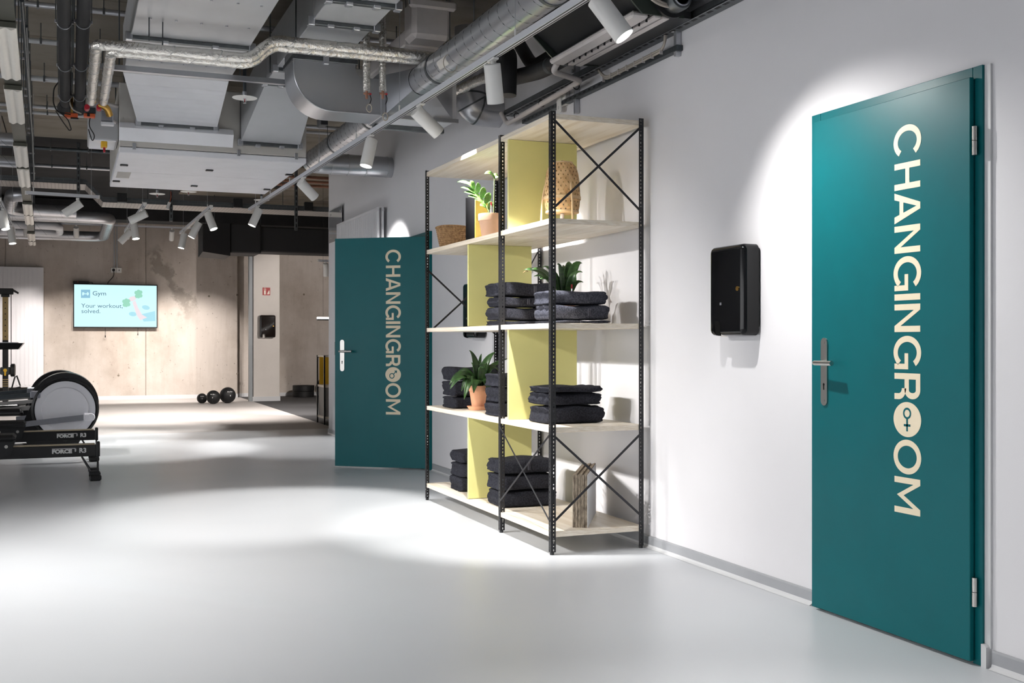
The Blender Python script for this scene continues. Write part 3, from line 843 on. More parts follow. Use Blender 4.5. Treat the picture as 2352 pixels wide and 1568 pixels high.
part(MB().lathe([(0, LZ1 + .004), (.045, LZ1 + .003), (lampr(1) + .002, LZ1 - .004)], 30), 'shade_top', 'bamboo', sh)
part(MB().lathe([(0, 0), (.007, 0), (.008, .006), (.004, .012), (0, .013)], 12, (0, 0, LZ1 + .004)), 'finial', 'satin_black', lp)
for k in range(3):
    a = math.radians(275 + 120 * k)
    c_, s_ = math.cos(a), math.sin(a)
    pth = bend([(.125 * c_, .125 * s_, 0), (.118 * c_, .118 * s_, .16), (.072 * c_, .072 * s_, LZ1 - .01), (.01 * c_, .01 * s_, LZ1 + .010)], .06, 5)
    part(MB().tube(pth, .0065, 8), 'leg', 'bamboo_pale', lp)
part(MB().tube(bend([(0, 0, .06), (0, 0, .03), (.03, -.02, .012), (.07, .03, .006), (.05, .12, .005), (.16, .2, .005)], .03, 5), .003, 8), 'power_cord', 'pipe_white', lp)
part(MB().cyl((0, 0, .035), (0, 0, .075), .012, 12), 'bulb_holder', 'pipe_white', lp)
part(MB().lathe([(0, .075), (.02, .085), (.03, .115), (.022, .14), (0, .15)], 16), 'bulb', 'pipe_white', lp)
# seagrass basket
bk = thing('basket', 'low brown woven seagrass basket on the top left shelf', 'basket', (2.61, 7.60, SZ[3] - .002))
pf = [(0, .0), (.10, .0)]
nr = 11
for k in range(nr):
    z = .004 + k * .0135; r0 = .104 + .032 * (k / nr) ** .8
    pf += [(r0, z), (r0 + .005, z + .004), (r0 + .0045, z + .007)]
pf += [(.128, .152), (.124, .147), (.118, .06), (.098, .008), (0, .008)]
part(MB().lathe(pf, 40), 'woven_body', 'seagrass', bk)
part(MB().tube([(.137 * math.cos(a * math.pi / 20), .137 * math.sin(a * math.pi / 20), .151 + .004 * math.sin(a * .31)) for a in range(40)], .006, 8, closed=True), 'rim', 'seagrass', bk)
# black file with a yellow side
bf = thing('magazine_file', 'upright black file box with a yellow side next to the pale pot', 'file box', (2.545, 7.08, SZ[3] - .002), math.radians(-40))
part(MB().box(-.036, .030, 0, .25, 0, .305, .002), 'box', 'black_card', bf, smooth=False)
part(MB().box(.0305, .036, 0, .25, 0, .303, .001), 'side_panel', 'yellow_card', bf, smooth=False, label='yellow side panel')
# cardboard block of sheets
cb = thing('cardboard_block', 'upright block of corrugated cardboard sheets on the lowest shelf', 'cardboard', (2.665, 5.60, SZ[0] + .0005), math.radians(-31))
n = 9
for k in range(n):
    x0 = -.042 + k * .0092
    part(MB().box(x0, x0 + .0084, .0 + .002 * (k % 2), .56, 0, .297 + .003 * (k % 3), .0006), 'sheet', 'cardboard', cb, smooth=False)
part(MB().box(-.042 + n * .0092, -.042 + n * .0092 + .002, 0, .56, 0, .298), 'cover_sheet', 'board_face', cb, smooth=False, label='pale cover sheet')

# ================================================================== TOWEL DISPENSERS
def dispenser(loc, rotz, label, m='gloss_black', flip=False):
    # local: back on x=0 plane towards +x wall, width along y, z from 0
    t = thing('towel_dispenser', label, 'dispenser', loc, rotz, 'paper towel dispensers')
    W, HH, D = .302, .44, .102
    def rr_out(w, h, r, y0, z0, n=6):
        pts = []
        for cy, cz, a0 in ((y0 + w / 2 - r, z0 + h - r, 0), (y0 - w / 2 + r, z0 + h - r, 90), (y0 - w / 2 + r, z0 + r, 180), (y0 + w / 2 - r, z0 + r, 270)):
            for k in range(n + 1):
                a = math.radians(a0 + 90 * k / n); pts.append((cy + r * math.cos(a), cz + r * math.sin(a)))
        return pts
    part(MB().prism(rr_out(W - .02, HH - .04, .03, 0, .03), lambda a, b_, q: (q, a, b_), -.0005, -.04), 'back_housing', 'satin_black', t)
    # cover with a notch at the bottom: rounded outline
    out = rr_out(W, HH, .032, 0, 0)
    nb = [(-.028 + .075, .0), (.075 - .028, .062), (.075 - .02, .072), (.075 + .02, .072), (.075 + .028, .062), (.075 + .028, 0)]
    mb = MB()
    lay = [(-.012, 0.0), (-.075, 0.0), (-.088, .003), (-.096, .009), (-.101, .018), (-.102, .027)]
    v = []
    for xq, ins in lay:
        ol = rr_out(W - 2 * ins, HH - 2 * ins, .032 - ins, 0, ins)
        pts = []
        for i_, p in enumerate(ol):
            pts.append(p)
            if i_ == 20: pts += [(nb[0][0], p[1])] + nb[1:-1] + [(nb[-1][0], p[1])]
        v += [(xq, a, b_) for a, b_ in pts]
    n_ = len(pts)
    f = []
    for l_ in range(len(lay) - 1):
        for k in range(n_): f.append((l_ * n_ + k, l_ * n_ + (k + 1) % n_, (l_ + 1) * n_ + (k + 1) % n_, (l_ + 1) * n_ + k))
    f.append(tuple(range((len(lay) - 1) * n_, len(lay) * n_))); f.append(tuple(range(n_ - 1, -1, -1)))
    c = part(mb.add(v, f), 'cover', m, t, ang=.7)
    part(MB().cyl((-.101, -.105, .225), (-.106, -.105, .225), .011, 16), 'lock', 'brass', c)
    part(MB().box(-.1035, -.1015, .035, .05, .15, .163), 'badge', 'alu_grey', c)
    part(MB().box(-.062, -.06, .05, .10, -.004, .07), 'paper_sheet', 'paper', t)
    return t
yd = 4.603
dispenser((WX, yd, 1.198), 0, 'glossy black towel dispenser on the white wall beside the shelving rack')
dispenser((WX, 8.32, 1.198), 0, 'black towel dispenser half hidden behind the shelving rack')
p = atY(613.5, 775, CYF)
dispenser((p.x, CYF, p.z), math.radians(90), 'brownish towel dispenser on the pale column', 'smoke_black')

# ================================================================== TRACK LIGHTS
PHI = math.radians(1.16)                      # the track runs almost parallel to the wall
TD = Vector((-math.sin(PHI), math.cos(PHI), 0))
TZ = 2.70
TE = atZ(574, 484, TZ)                        # far end of the main track
def track(a, b, label, rods=()):
    a = Vector(a); b = Vector(b)
    t = thing('light_track', label, 'light track', tuple(a))
    d = (b - a).normalized(); s = d.cross(Vector((0, 0, 1))).normalized(); L = (b - a).length
    def bar(o0, o1, z0, z1, l0=0, l1=None):
        l1 = L if l1 is None else l1
        P_ = lambda o_, z, l_: d * l_ + s * o_ + Vector((0, 0, z))
        return MB().hexa([P_(o0, z0, l0), P_(o1, z0, l0), P_(o1, z1, l0), P_(o0, z1, l0)], [P_(o0, z0, l1), P_(o1, z0, l1), P_(o1, z1, l1), P_(o0, z1, l1)])
    part(bar(-.018, .018, 0, .034), 'rail', 'track_white', t, smooth=False)
    part(bar(-.0125, -.0055, -.0012, .001, .02, L - .02), 'slot', 'slot_dark', t, smooth=False)
    part(bar(.0055, .0125, -.0012, .001, .02, L - .02), 'slot', 'slot_dark', t, smooth=False)
    part(bar(-.019, .019, -.001, .035, -.012, .0), 'end_cap', 'lamp_white', t, smooth=False)
    part(bar(-.019, .019, -.001, .035, L, L + .012), 'end_cap', 'lamp_white', t, smooth=False)
    for r in rods:
        q = d * (r * L)
        part(MB().cyl(q + Vector((0, 0, .034)), q + Vector((0, 0, CEIL - a.z - .0005)), .0018, 6), 'wire', 'galvanised', t)
        part(MB().cyl(q + Vector((0, 0, .034)), q + Vector((0, 0, .08)), .006, 8), 'wire_grip', 'lamp_white', t)
    return t
LAMP_COL = (1.0, 0.975, 0.945)
WARM_COL = (1.0, 0.925, 0.87)
def spot(top, vec=None, near=-.16, aim=None, power=60, size=58, blend=.55, label='', L=.165, D=.092, group=None, color=None):
    top = Vector(top)
    pv = top - Vector((0, 0, .075))
    if aim is not None: d = (Vector(aim) - pv).normalized()
    else:
        dx, dy = vec
        d = (Vector((CT, -ST, 0)) * dx + Vector((0, 0, -1)) * dy).normalized()
        d = (d + Vector((ST, CT, 0)) * near).normalized()
    t = thing('track_spotlight', label, 'spotlight', tuple(top), 0, group)
    part(MB().box(-.016, .016, -.05, .05, -.014, -.0015, .002), 'adapter', 'lamp_white', t)
    part(MB().cyl((0, 0, -.014), (0, 0, -.034), .013, 12).box(-.007, .007, -.011, .011, -.09, -.03), 'arm', 'lamp_white', t)
    R_ = D / 2
    up = d.orthogonal().normalized(); pr = Vector((0, 0, -.075))
    def tubep(prof):       # profile (r, along axis)
        bq = d.cross(up); v = []; f = []; sg = 28
        for r, l_ in prof:
            for k in range(sg):
                a = 2 * math.pi * k / sg
                v.append(pr + d * l_ + (up * math.cos(a) + bq * math.sin(a)) * r)
        for i_ in range(len(prof) - 1):
            for k in range(sg): f.append((i_ * sg + k, i_ * sg + (k + 1) % sg, (i_ + 1) * sg + (k + 1) % sg, (i_ + 1) * sg + k))
        return v, f, sg
    v, f, sg = tubep([(R_ * .96, -.045), (R_, -.042), (R_, L), (R_ * .93, L), (R_ * .90, L - .012)])
    f.append(tuple(range(sg)))
    part(MB().add(v, f), 'body', 'lamp_white', t)
    v, f, sg = tubep([(R_ * .90, L - .010), (0.0001, L - .008)])
    part(MB().add(v, f), 'lens', 'lens', t)
    ld = bpy.data.lights.new('spot_light', 'SPOT')
    ld.energy = power * POWER; ld.spot_size = math.radians(size); ld.spot_blend = blend; ld.color = color or LAMP_COL; ld.shadow_soft_size = .03
    lo_ = bpy.data.objects.new('spot_light', ld); link(lo_, t)
    lo_.location = pr + d * (L + .012)
    lo_.rotation_euler = d.to_track_quat('-Z', 'Y').to_euler()
    return t
def on_track(px_x, px_y):
    """point of the main track that shows at this pixel column"""
    r = ray(px_x, px_y)
    # intersect the vertical plane through camera & ray with the track line in plan
    n = Vector((r.y, -r.x))
    den = TD.x * n.x + TD.y * n.y
    s = -(TE.x * n.x + TE.y * n.y) / den
    return Vector((TE.x + TD.x * s, TE.y + TD.y * s, TZ))
near_end = TE - TD * 12.5
track(near_end, TE, 'long white light track hung in front of the shelving rack', (.03, .2, .37, .53, .62, .72, .82, .9, .97))
G = 'spots on the long track'
spot(on_track(1384, -30), aim=(3.03, 3.70, 1.14), power=56, size=98, blend=1, label='white spotlight aimed at the closed teal door', group=G)
spot(on_track(1132, 130), (8, 84), .36, power=110, size=60, label='white spotlight hanging straight down beside the silver duct elbow', group=G)
spot(on_track(966, 243), aim=(3.07, 6.95, 1.86), power=80, size=62, label='white spotlight tilted away towards the shelving rack', group=G)
spot(on_track(851, 318), (-12, 62), -.18, power=110, size=60, label='white spotlight with glowing lens below the branch duct', group=G)
spot(on_track(697, 408), aim=(3.07, 10.75, 1.75), power=95, size=62, label='white spotlight tilted away towards the open teal door', group=G)
spot(on_track(592, 474), (-15, 37), -.18, power=100, size=60, label='white spotlight with glowing lens at the end of the long track', group=G)
# more of the long track, beyond the picture
for i_, (s_, ax, ay, pw) in enumerate(((9.6, 1.6, 2.2, 60), (10.9, 3.0, 1.4, 80), (12.2, 1.4, .4, 50))):
    q = TE - TD * s_
    spot(q, aim=(ax, ay, 0 if ax < 2.5 else 1.2), power=pw * .9, size=70, blend=1, label='white spotlight on the near end of the long track', group=G)
# far tracks
def far_track(pa, pb, label, z=TZ, rods=(.1, .9)):
    a, b_ = atZ(*pa, z), atZ(*pb, z); track(a, b_, label, rods); return a, b_
ta, tb = far_track((333, 472), (288, 534), 'short white light track left of the air unit')
def lerp(a, b_, t): return a + (b_ - a) * t
G2 = 'spots on the short left track'
spot(lerp(ta, tb, .08), (-31, 15), -.1, power=70, label='spotlight at the near end of the short left track', group=G2)
spot(lerp(ta, tb, .5), (8, 40), -.16, power=60, label='spotlight in the middle of the short left track', group=G2)
spot(lerp(ta, tb, .8), (-18, 20), -.16, power=70, label='spotlight at the far end of the short left track', group=G2)
ta, tb = far_track((485, 478), (415, 537), 'short white light track in front of the black duct')
G3 = 'spots on the short track before the black duct'
spot(lerp(ta, tb, .06), (13, 31), -.14, power=80, label='spotlight hanging down at the near end of the track by the black duct', group=G3)
spot(lerp(ta, tb, .4), (-12, 25), -.16, power=80, label='tilted spotlight in the middle of the track by the black duct', group=G3)
spot(lerp(ta, tb, .88), (-5, 27), -.16, power=80, label='spotlight at the far end of the track by the black duct', group=G3)
ta, tb = far_track((60, 446), (226, 456), 'white light track running across behind the batten row')
spot(atZ(178, 455, TZ), (-23, 17), -.16, power=70, label='lone tilted spotlight on the crosswise track')
ta, tb = far_track((-2, 462), (32, 532), 'white light track at the edge behind the silver pipes', z=2.66)
G4 = 'spots behind the silver pipes'
spot(lerp(ta, tb, .2), (8, 30), -.12, power=60, label='left spotlight of the pair behind the silver pipes', group=G4)
spot(lerp(ta, tb, .75), (5, 25), -.12, power=60, label='lower spotlight of the pair behind the silver pipes', group=G4)
# wall washers near the concrete wall (crosswise track)
a, b_ = Vector((-2.6, 20.9, 3.22)), Vector((2.9, 20.9, 3.22))
track(a, b_, 'white light track running crosswise in front of the concrete wall', (.1, .5, .9))
G5 = 'spots washing the concrete wall'
for k, x in enumerate([atY(v, 530, 20.9).x for v in (60, 175, 292, 395, 478)]):
    spot((x, 20.9, 3.22), aim=(x + .05, YF, .25), power=120, size=62, blend=.55, label='small spotlight washing the concrete wall', group=G5, color=WARM_COL)
track((.8, 16.6, 3.66), (2.9, 16.6, 3.66), 'white light track tucked above the air unit over the sports floor', (.2, .8))
for x, ax in ((1.1, .2), (1.8, 1.5), (2.6, 2.6)):  # extra lamps added out of sight to brighten the sports floor
    spot((x, 16.6, 3.66), aim=(ax, 18.3, 0), power=290, size=84, blend=1, label='small spotlight over the speckled sports floor', group='spots over the sports floor', color=WARM_COL)
q = atY(748, 601, 18.0)
track(q - Vector((.12, 0, 0)), q + Vector((2.2, 0, 0)), 'white light track half hidden past the white wall', (.2, .8))
spot(q, (-1, 30), .3, power=110, size=80, color=WARM_COL, label='spotlight half hidden past the white wall')
spot(q + Vector((1.2, 0, 0)), aim=(4.6, 22.8, .6), power=140, size=80, color=WARM_COL, label='spotlight over the dark rubber floor')
# parallel track over the open floor, out of the picture
a = Vector((-1.4, -2, TZ)); b_ = Vector((-1.6, 7.0, TZ))
track(a, b_, 'white light track over the open floor', (.1, .5, .9))
G6 = 'spots over the open floor'
for k, (y, ax, ay, pw) in enumerate(((6.8, .7, 7.0, 105), (5.9, .9, 5.9, 115), (4.6, -.2, 4.9, 90), (3.2, .0, 3.0, 40), (1.2, .8, 1.4, 30), (-.8, 1.2, -.2, 30))):
    spot((-1.4 - .2 * (y + 2) / 9, y, TZ), aim=(ax, ay, 0), power=pw * 1.1, size=84, blend=1, label='spotlight aimed at the open resin floor', group=G6)
for y, ay in ((6.35, 6.9), (5.3, 5.9)):
    spot((-1.4 - .2 * (y + 2) / 9, y, TZ), aim=(2.75, ay, .85), power=170, size=40, blend=.9, label='spotlight on the open floor track aimed across at the rack', group=G6)

# ================================================================== CEILING SERVICES
def rods(t, pts, z0, r=.004):
    for (x, y) in pts:
        part(MB().cyl((x, y, z0), (x, y, CEIL - .0005), r, 6), 'threaded_rod', 'galvanised_dark', t, True)
# ---- air handling unit
AX0, AX1, AY0, AY1, AZ = .40, 1.97, 9.79, 12.0, 2.75
ah = thing('air_handling_unit', 'large white ceiling-hung air unit with black latches underneath', 'air unit', (1.18, 10.9, AZ))
part(MB().box(AX0, AX1, AY0, AY1, AZ + .055, 3.34, .008), 'casing', 'beige_zinc', ah, True, False)
part(MB().box(AX0 + .01, AX1 - .01, AY0 + .01, AY1 - .01, AZ + .05, AZ + .056), 'seal', 'slot_dark', ah, True, False)
part(MB().box(AX0, AX1, AY0, (AY0 + AY1) / 2 - .003, AZ, AZ + .05, .006), 'access_panel', 'zinc_white', ah, True, False)
part(MB().box(AX0, AX1, (AY0 + AY1) / 2 + .003, AY1, AZ, AZ + .05, .006), 'access_panel', 'zinc_white', ah, True, False)
part(MB().hexa([(AX0 + .0, AY0 - .001, AZ + .10), (AX0 + .93, AY0 - .001, AZ + .10), (AX0 + .93, AY0 - .06, AZ + .2), (AX0 + .0, AY0 - .06, AZ + .2)],
               [(AX0 + .0, AY0 - .001, AZ + .25), (AX0 + .93, AY0 - .001, AZ + .25), (AX0 + .93, AY0 - .03, AZ + .25), (AX0 + .0, AY0 - .03, AZ + .25)]), 'sloped_hood', 'zinc_white', ah, True, False)
for (px_, py_) in ((285, 378), (481, 390), (664, 400), (267, 415), (446, 426), (613, 434)):
    q = atZ(px_, py_, AZ)
    lt = part(MB().box(q.x - .035, q.x + .035, q.y - .03, q.y + .03, AZ - .012, AZ + .001, .006), 'latch', 'satin_black', ah, True)
    part(MB().box(q.x - .02, q.x + .02, q.y - .004, q.y + .004, AZ - .014, AZ - .011), 'latch_slot', 'galvanised', lt, True)
for X in (.52, 1.38, 1.88):
    part(MB().box(X - .014, X + .014, AY0 - .012, AY0 + .001, AZ + .03, AZ + .085, .003), 'clip', 'galvanised', ah, True)
q = atZ(268, 401, AZ)
part(MB().box(q.x - .0, q.x + .12, q.y - .2, q.y + .2, AZ - .001, AZ + .001), 'rating_label', 'paper', ah, True, False)
part(MB().box(AX0 + .03, AX0 + .98, AY0 - .001, AY0 + .001, AZ + .3, AZ + .56), 'end_plate', 'beige_zinc', ah, True, False)
rods(ah, ((AX0 + .05, AY0 + .2), (AX1 - .05, AY0 + .2), (AX0 + .05, AY1 - .2), (AX1 - .05, AY1 - .2)), 3.3, .006)

# ---- rectangular ducts
def flange_bar(t, x0, x1, y, z, drop=.028):
    f_ = part(MB().box(x0 - .02, x1 + .02, y - .02, y + .02, z - drop, z - .001, .003), 'flange', 'galvanised_dark', t, True)
    for s_ in (.28, .70):
        xc = x0 + (x1 - x0) * s_
        part(MB().box(xc - .022, xc + .022, y - .026, y + .026, z - drop - .012, z - drop + .01, .004), 'flange_clip', 'galvanised', f_, True)
    for xc in (x0 - .012, x1 + .012):
        part(MB().box(xc - .022, xc + .022, y - .03, y + .03, z - drop - .008, z + .02, .004), 'corner_bolt', 'galvanised', f_, True)
def duct_run(t, x0, x1, z0, z1, ys, m='galvanised_dull', flanges=True):
    for a, b_ in zip(ys, ys[1:]):
        part(MB().box(x0, x1, a + .002, b_ - .002, z0, z1, .004), 'duct_section', m, t, True, False)
    for y in ys[1:-1] if flanges else ():
        flange_bar(t, x0, x1, y, z0)
ra = thing('supply_duct', 'wide galvanised duct feeding the white air unit', 'duct', (.76, 7.0, 3.15))
duct_run(ra, .38, 1.14, 3.15, 3.5, [3.2, 4.7, 6.05, 7.55, 8.62])
for yb in (6.6, 6.25, 7.1, 7.9, 8.2, 5.6):
    for s_ in (.12, .32, .52, .72, .9):
        xc = .38 + .76 * s_
        part(MB().cyl((xc, yb, 3.151), (xc, yb, 3.143), .008, 8), 'rivet', 'galvanised', ra, True)
tr1 = [(.54, AY0 - .07, 3.005), (1.19, AY0 - .07, 3.005), (1.19, AY0 - .07, 3.34), (.54, AY0 - .07, 3.34)]
part(MB().hexa([(.38, 8.62, 3.15), (1.14, 8.62, 3.15), (1.14, 8.62, 3.5), (.38, 8.62, 3.5)], tr1), 'transition', 'zinc_white', ra, True, False)
for s_ in (.2, .42, .64, .84):
    def pl(t_, e): 
        y = 8.62 + (AY0 - .07 - 8.62) * t_; z = 3.15 + (3.005 - 3.15) * t_
        return (.38 + .16 * t_ + .02, y, z - e), (1.14 + .05 * t_ - .02, y, z - e)
    a0, a1 = pl(s_, .0005); b0, b1 = pl(s_ + .09, .0005); c0_, c1_ = pl(s_ + .045, .012)
    part(MB().add([a0, a1, c0_, c1_, b0, b1], [(0, 1, 3, 2), (2, 3, 5, 4)]), 'stiffening_bead', 'zinc_white', ra, True)
flange_bar(ra, .56, 1.17, AY0 - .045, 3.01)
part(MB().box(.54, 1.19, AY0 - .07, AY0 + .0, 3.01, 3.33), 'collar', 'galvanised_dark', ra, True, False)
rods(ra, ((.34, 8.3), (1.18, 8.3), (.34, 6.3), (1.18, 6.3), (.34, 5.0), (1.18, 5.0)), 3.12, .005)
part(MB().box(.2, 2.2, 8.28, 8.32, 3.088, 3.125), 'hanger_rail', 'galvanised', ra, True, False)

rb = thing('return_duct', 'narrower galvanised duct running past the rounded drop elbow', 'duct', (1.64, 7.0, 3.2))
duct_run(rb, 1.44, 1.84, 3.2, 3.52, [3.4, 5.2, 6.45, 6.95, 7.5, 8.25, 8.72])
part(MB().hexa([(1.44, 8.72, 3.2), (1.84, 8.72, 3.2), (1.84, 8.72, 3.52), (1.44, 8.72, 3.52)],
               [(1.39, AY0 - .07, 2.90), (1.90, AY0 - .07, 2.90), (1.90, AY0 - .07, 3.3), (1.39, AY0 - .07, 3.3)]), 'transition', 'galvanised_dull', rb, True, False)
flange_bar(rb, 1.40, 1.89, AY0 - .045, 2.9); flange_bar(rb, 1.44, 1.84, 8.72, 3.2)
part(MB().box(1.39, 1.90, AY0 - .07, AY0, 2.9, 3.3), 'collar', 'galvanised_dark', rb, True, False)
part(MB().box(1.93, 1.99, 9.0, 9.15, 2.95, 3.1, .005), 'damper_motor', 'satin_black', rb, True)
rods(rb, ((1.40, 8.3), (1.88, 8.3), (1.40, 6.3), (1.88, 6.3), (1.40, 7.3), (1.88, 7.3)), 3.17, .005)

# ---- drop elbow and plenum box feeding the spiral duct
EY0, EY1 = 7.58, 7.93
el = thing('duct_elbow', 'galvanised rounded drop elbow turning towards the spiral duct', 'duct', (1.9, 7.75, 2.77))
prof = [(1.44, 3.2), (1.44, 3.04)]
for k in range(1, 11):
    a = math.radians(180 + 90 * k / 10); prof.append((1.71 + .27 * math.cos(a), 3.04 + .27 * math.sin(a)))
prof += [(2.06, 2.77), (2.06, 3.02), (1.93, 3.02)]
for k in range(1, 5):
    a = math.radians(270 - 90 * k / 4); prof.append((1.93 + .06 * math.cos(a), 3.08 + .06 * math.sin(a)))
prof += [(1.87, 3.2)]
part(MB().prism(prof, lambda a, b_, t: (a, t, b_), EY0, EY1), 'elbow_shell', 'galvanised', el, True, ang=.35)
part(MB().box(1.43, 1.885, EY0 - .012, EY1 + .012, 3.105, 3.14, .003), 'flange', 'galvanised_dark', el, True)
part(MB().box(1.64, 1.68, EY0 - .022, EY0 + .01, 3.085, 3.15, .004), 'flange_clip', 'galvanised', el, True)
# edge lip along the near curve
lip = [(a, EY0 - .001, b_) for a, b_ in prof[:14]]
part(MB().tube(lip, .006, 6), 'edge_lip', 'galvanised', el, True)
part(MB().box(2.06, 2.62, EY0 + .01, EY1 - .01, 2.77, 3.06, .003), 'plenum_box', 'zinc_white', el, True, False)
part(MB().box(2.05, 2.085, EY0 - .012, EY1, 2.755, 3.075, .003), 'flange', 'galvanised', el, True)
part(MB().box(2.085, 2.63, EY0 - .012, EY0 + .012, 2.75, 2.78, .003), 'flange', 'galvanised', el, True)
part(MB().box(2.085, 2.63, EY1 - .03, EY1 + .012, 2.735, 2.768, .003), 'flange', 'galvanised_dark', el, True)
DXC, DZC, DR = 2.25, 2.95, .10
def reducer(y0, y1, name='reducer'):
    n = 32; v = []
    rect = []
    for k in range(n):
        a = 2 * math.pi * k / n; c_, s_ = math.cos(a), math.sin(a); m_ = max(abs(c_), abs(s_))
        rect.append((2.335 + .25 * c_ / m_, y0, 2.915 + .14 * s_ / m_))
    circ = [(DXC + (DR + .003) * math.cos(2 * math.pi * k / n), y1, DZC + (DR + .003) * math.sin(2 * math.pi * k / n)) for k in range(n)]
    f = [(k, (k + 1) % n, n + (k + 1) % n, n + k) for k in range(n)]
    part(MB().add(rect + circ, f), name, 'galvanised', el, True, ang=.3)
reducer(EY0, 7.22); reducer(EY1, 8.32)

def spiral_duct(name, label, path, r, pitch=.115, rings=(), group=None, m='galvanised', band='galvanised_dark'):
    path = [Vector(p) for p in path]
    t = thing(name, label, 'duct', tuple(path[0]), 0, group)
    part(MB().tube(path, r, 28), 'shell', m, t, True, ang=.8)
    for a, b_ in zip(path, path[1:]):
        L = (b_ - a).length
        if L < .3: continue
        d = (b_ - a).normalized(); N = d.orthogonal().normalized(); B = d.cross(N)
        if pitch > L: continue
        n = int(L / pitch * 16)
        hp = [a + d * (L * k / n) + (N * math.cos(2 * math.pi * k / 16) + B * math.sin(2 * math.pi * k / 16)) * (r + .0003) for k in range(n + 1)]
        part(MB().tube(hp, .0016, 4), 'spiral_seam', 'seam_dark', t, True)
    for (p_, d_) in rings:
        p_ = Vector(p_); d_ = Vector(d_).normalized()
        hw = .014 if band == 'galvanised_dark' else .006
        part(MB().tube([p_ - d_ * (hw + .001), p_ - d_ * hw, p_ + d_ * hw, p_ + d_ * (hw + .001)], [r, r + .005, r + .005, r], 28), 'coupling_band', band, t, True)
    return t
sd = spiral_duct('spiral_duct', 'long silver spiral duct running above the light track', [(DXC, 7.22, DZC), (DXC, 1.0, DZC)], DR, .14, (((DXC, 6.85, DZC), (0, 1, 0)), ((DXC, 5.05, DZC), (0, 1, 0)), ((DXC, 3.4, DZC), (0, 1, 0))))
q = atX(965, 205, 2.17)
part(MB().tube([(DXC + .002 - (DR + .002) * math.cos(a), y, DZC - (DR + .002) * math.sin(a)) for a in (.2, .5, .8) for y in (6.6,)], .001, 4), 'label_edge', 'paper', sd, True)
lab = []
for k in range(7):
    a = .25 + .09 * k
    lab.append((a))
v = [(DXC - (DR + .0015) * math.cos(a), y, DZC - (DR + .0015) * math.sin(a)) for a in lab for y in (6.45, 6.62)]
part(MB().add(v, [(2 * k, 2 * k + 1, 2 * k + 3, 2 * k + 2) for k in range(6)]), 'paper_label', 'paper', sd, True)
for y in (6.4, 4.75):
    part(MB().tube([(DXC + .045 * math.cos(a * math.pi / 8) - .08, y, DZC - .08 + .055 * math.sin(a * math.pi / 8)) for a in range(16)], .003, 6, closed=True), 'hanging_loop', 'cable_grey', sd, True)
rods(sd, ((DXC, 6.2), (DXC, 4.3)), DZC + DR, .003)
sd2 = spiral_duct('spiral_duct', 'shorter dark spiral duct between the plenum and the wall branch', [(DXC, 8.32, DZC), (DXC, 10.74, DZC)], DR, .14, (((DXC, 8.55, DZC), (0, 1, 0)), ((DXC, 9.75, DZC), (0, 1, 0))))
rods(sd2, ((DXC, 9.2), (DXC, 10.2)), DZC + DR, .003)
br = spiral_duct('branch_duct', 'smooth silver duct elbow branching into the white wall', bend([(DXC, 10.745, DZC), (DXC, 10.95, DZC), (DXC + .3, 10.95, DZC), (WX - .001, 10.95, DZC)], .2, 6), DR + .004, 9, (((2.62, 10.95, DZC), (1, 0, 0)), ((WX - .05, 10.95, DZC), (1, 0, 0)), ((2.45, 10.95, DZC), (1, 0, 0)), ((2.8, 10.95, DZC), (1, 0, 0))), m='galvanised', band='galvanised_dull')

# ---- silver bend going into the wall by the rack
pe = atX(1147, 258, WX)
pb = bend([(pe.x - .24, pe.y, pe.z + .62), (pe.x - .24, pe.y, pe.z), (WX - .001, pe.y, pe.z)], .235, 8)
vb = thing('vent_bend', 'segmented silver duct bend entering the wall above the rack', 'duct', tuple(pb[0]))
part(MB().tube(pb, .118, 28), 'shell', 'galvanised', vb, True, ang=.8)
for k in (1, 4, 7):
    d_ = (pb[k + 1] - pb[k - 1]).normalized()
    part(MB().tube([pb[k] - d_ * .006, pb[k] + d_ * .006], .122, 28), 'segment_seam', 'galvanised_dark', vb, True)

# ---- foil pipes
FZ = 2.95
fa = atZ(222, 104, FZ)
YA = fa.y
def foil_pipe(off_y, off_x, r, lab, zoff=0.0):
    x0 = fa.x + off_x; y0 = YA + off_y
    xj = atY(575, 132, y0).x
    pts = [(x0, 8.75, FZ), (x0, y0, FZ + zoff), (xj, y0, FZ + zoff), (xj + .14, y0, FZ + .13 + zoff), (2.62, y0, FZ + .13 + zoff)]
    pth = bend(pts, .05, 4)
    # add more rings so the foil wrinkles
    t = thing('insulated_pipe', lab, 'pipe', tuple(pts[0]), 0, 'foil wrapped pipes')
    fine = []
    for a, b_ in zip(pth, pth[1:]):
        n = max(1, int((b_ - a).length / .03))
        for k in range(n): fine.append(a + (b_ - a) * (k / n))
    fine.append(pth[-1])
    rs = [r + random.uniform(-.0022, .0022) for _ in fine]
    part(MB().tube(fine, rs, 16), 'foil_jacket', 'foil', t, True, ang=1.2)
    for k in range(6, len(fine) - 4, 9):
        d_ = (fine[k + 1] - fine[k - 1]).normalized()
        n_ = d_.orthogonal().normalized(); c_ = d_.cross(n_)
        lp_ = [fine[k] + d_ * (.03 * math.sin(2 * math.pi * j / 14)) + (n_ * math.cos(2 * math.pi * j / 14) + c_ * math.sin(2 * math.pi * j / 14)) * (r + .002) for j in range(14)]
        part(MB().tube(lp_, .0012, 4, closed=True), 'tie_wire', 'galvanised', t, True)
    rods(t, ((pts[1][0] + .3, y0), (2.4, y0)), FZ + zoff + .05, .004)
    return t
foil_pipe(0.0, 0.0, .034, 'foil wrapped pipe bending above the white air unit, outer of the pair', .006)
foil_pipe(.07, .085, .032, 'foil wrapped pipe bending above the white air unit, inner of the pair', -.012)
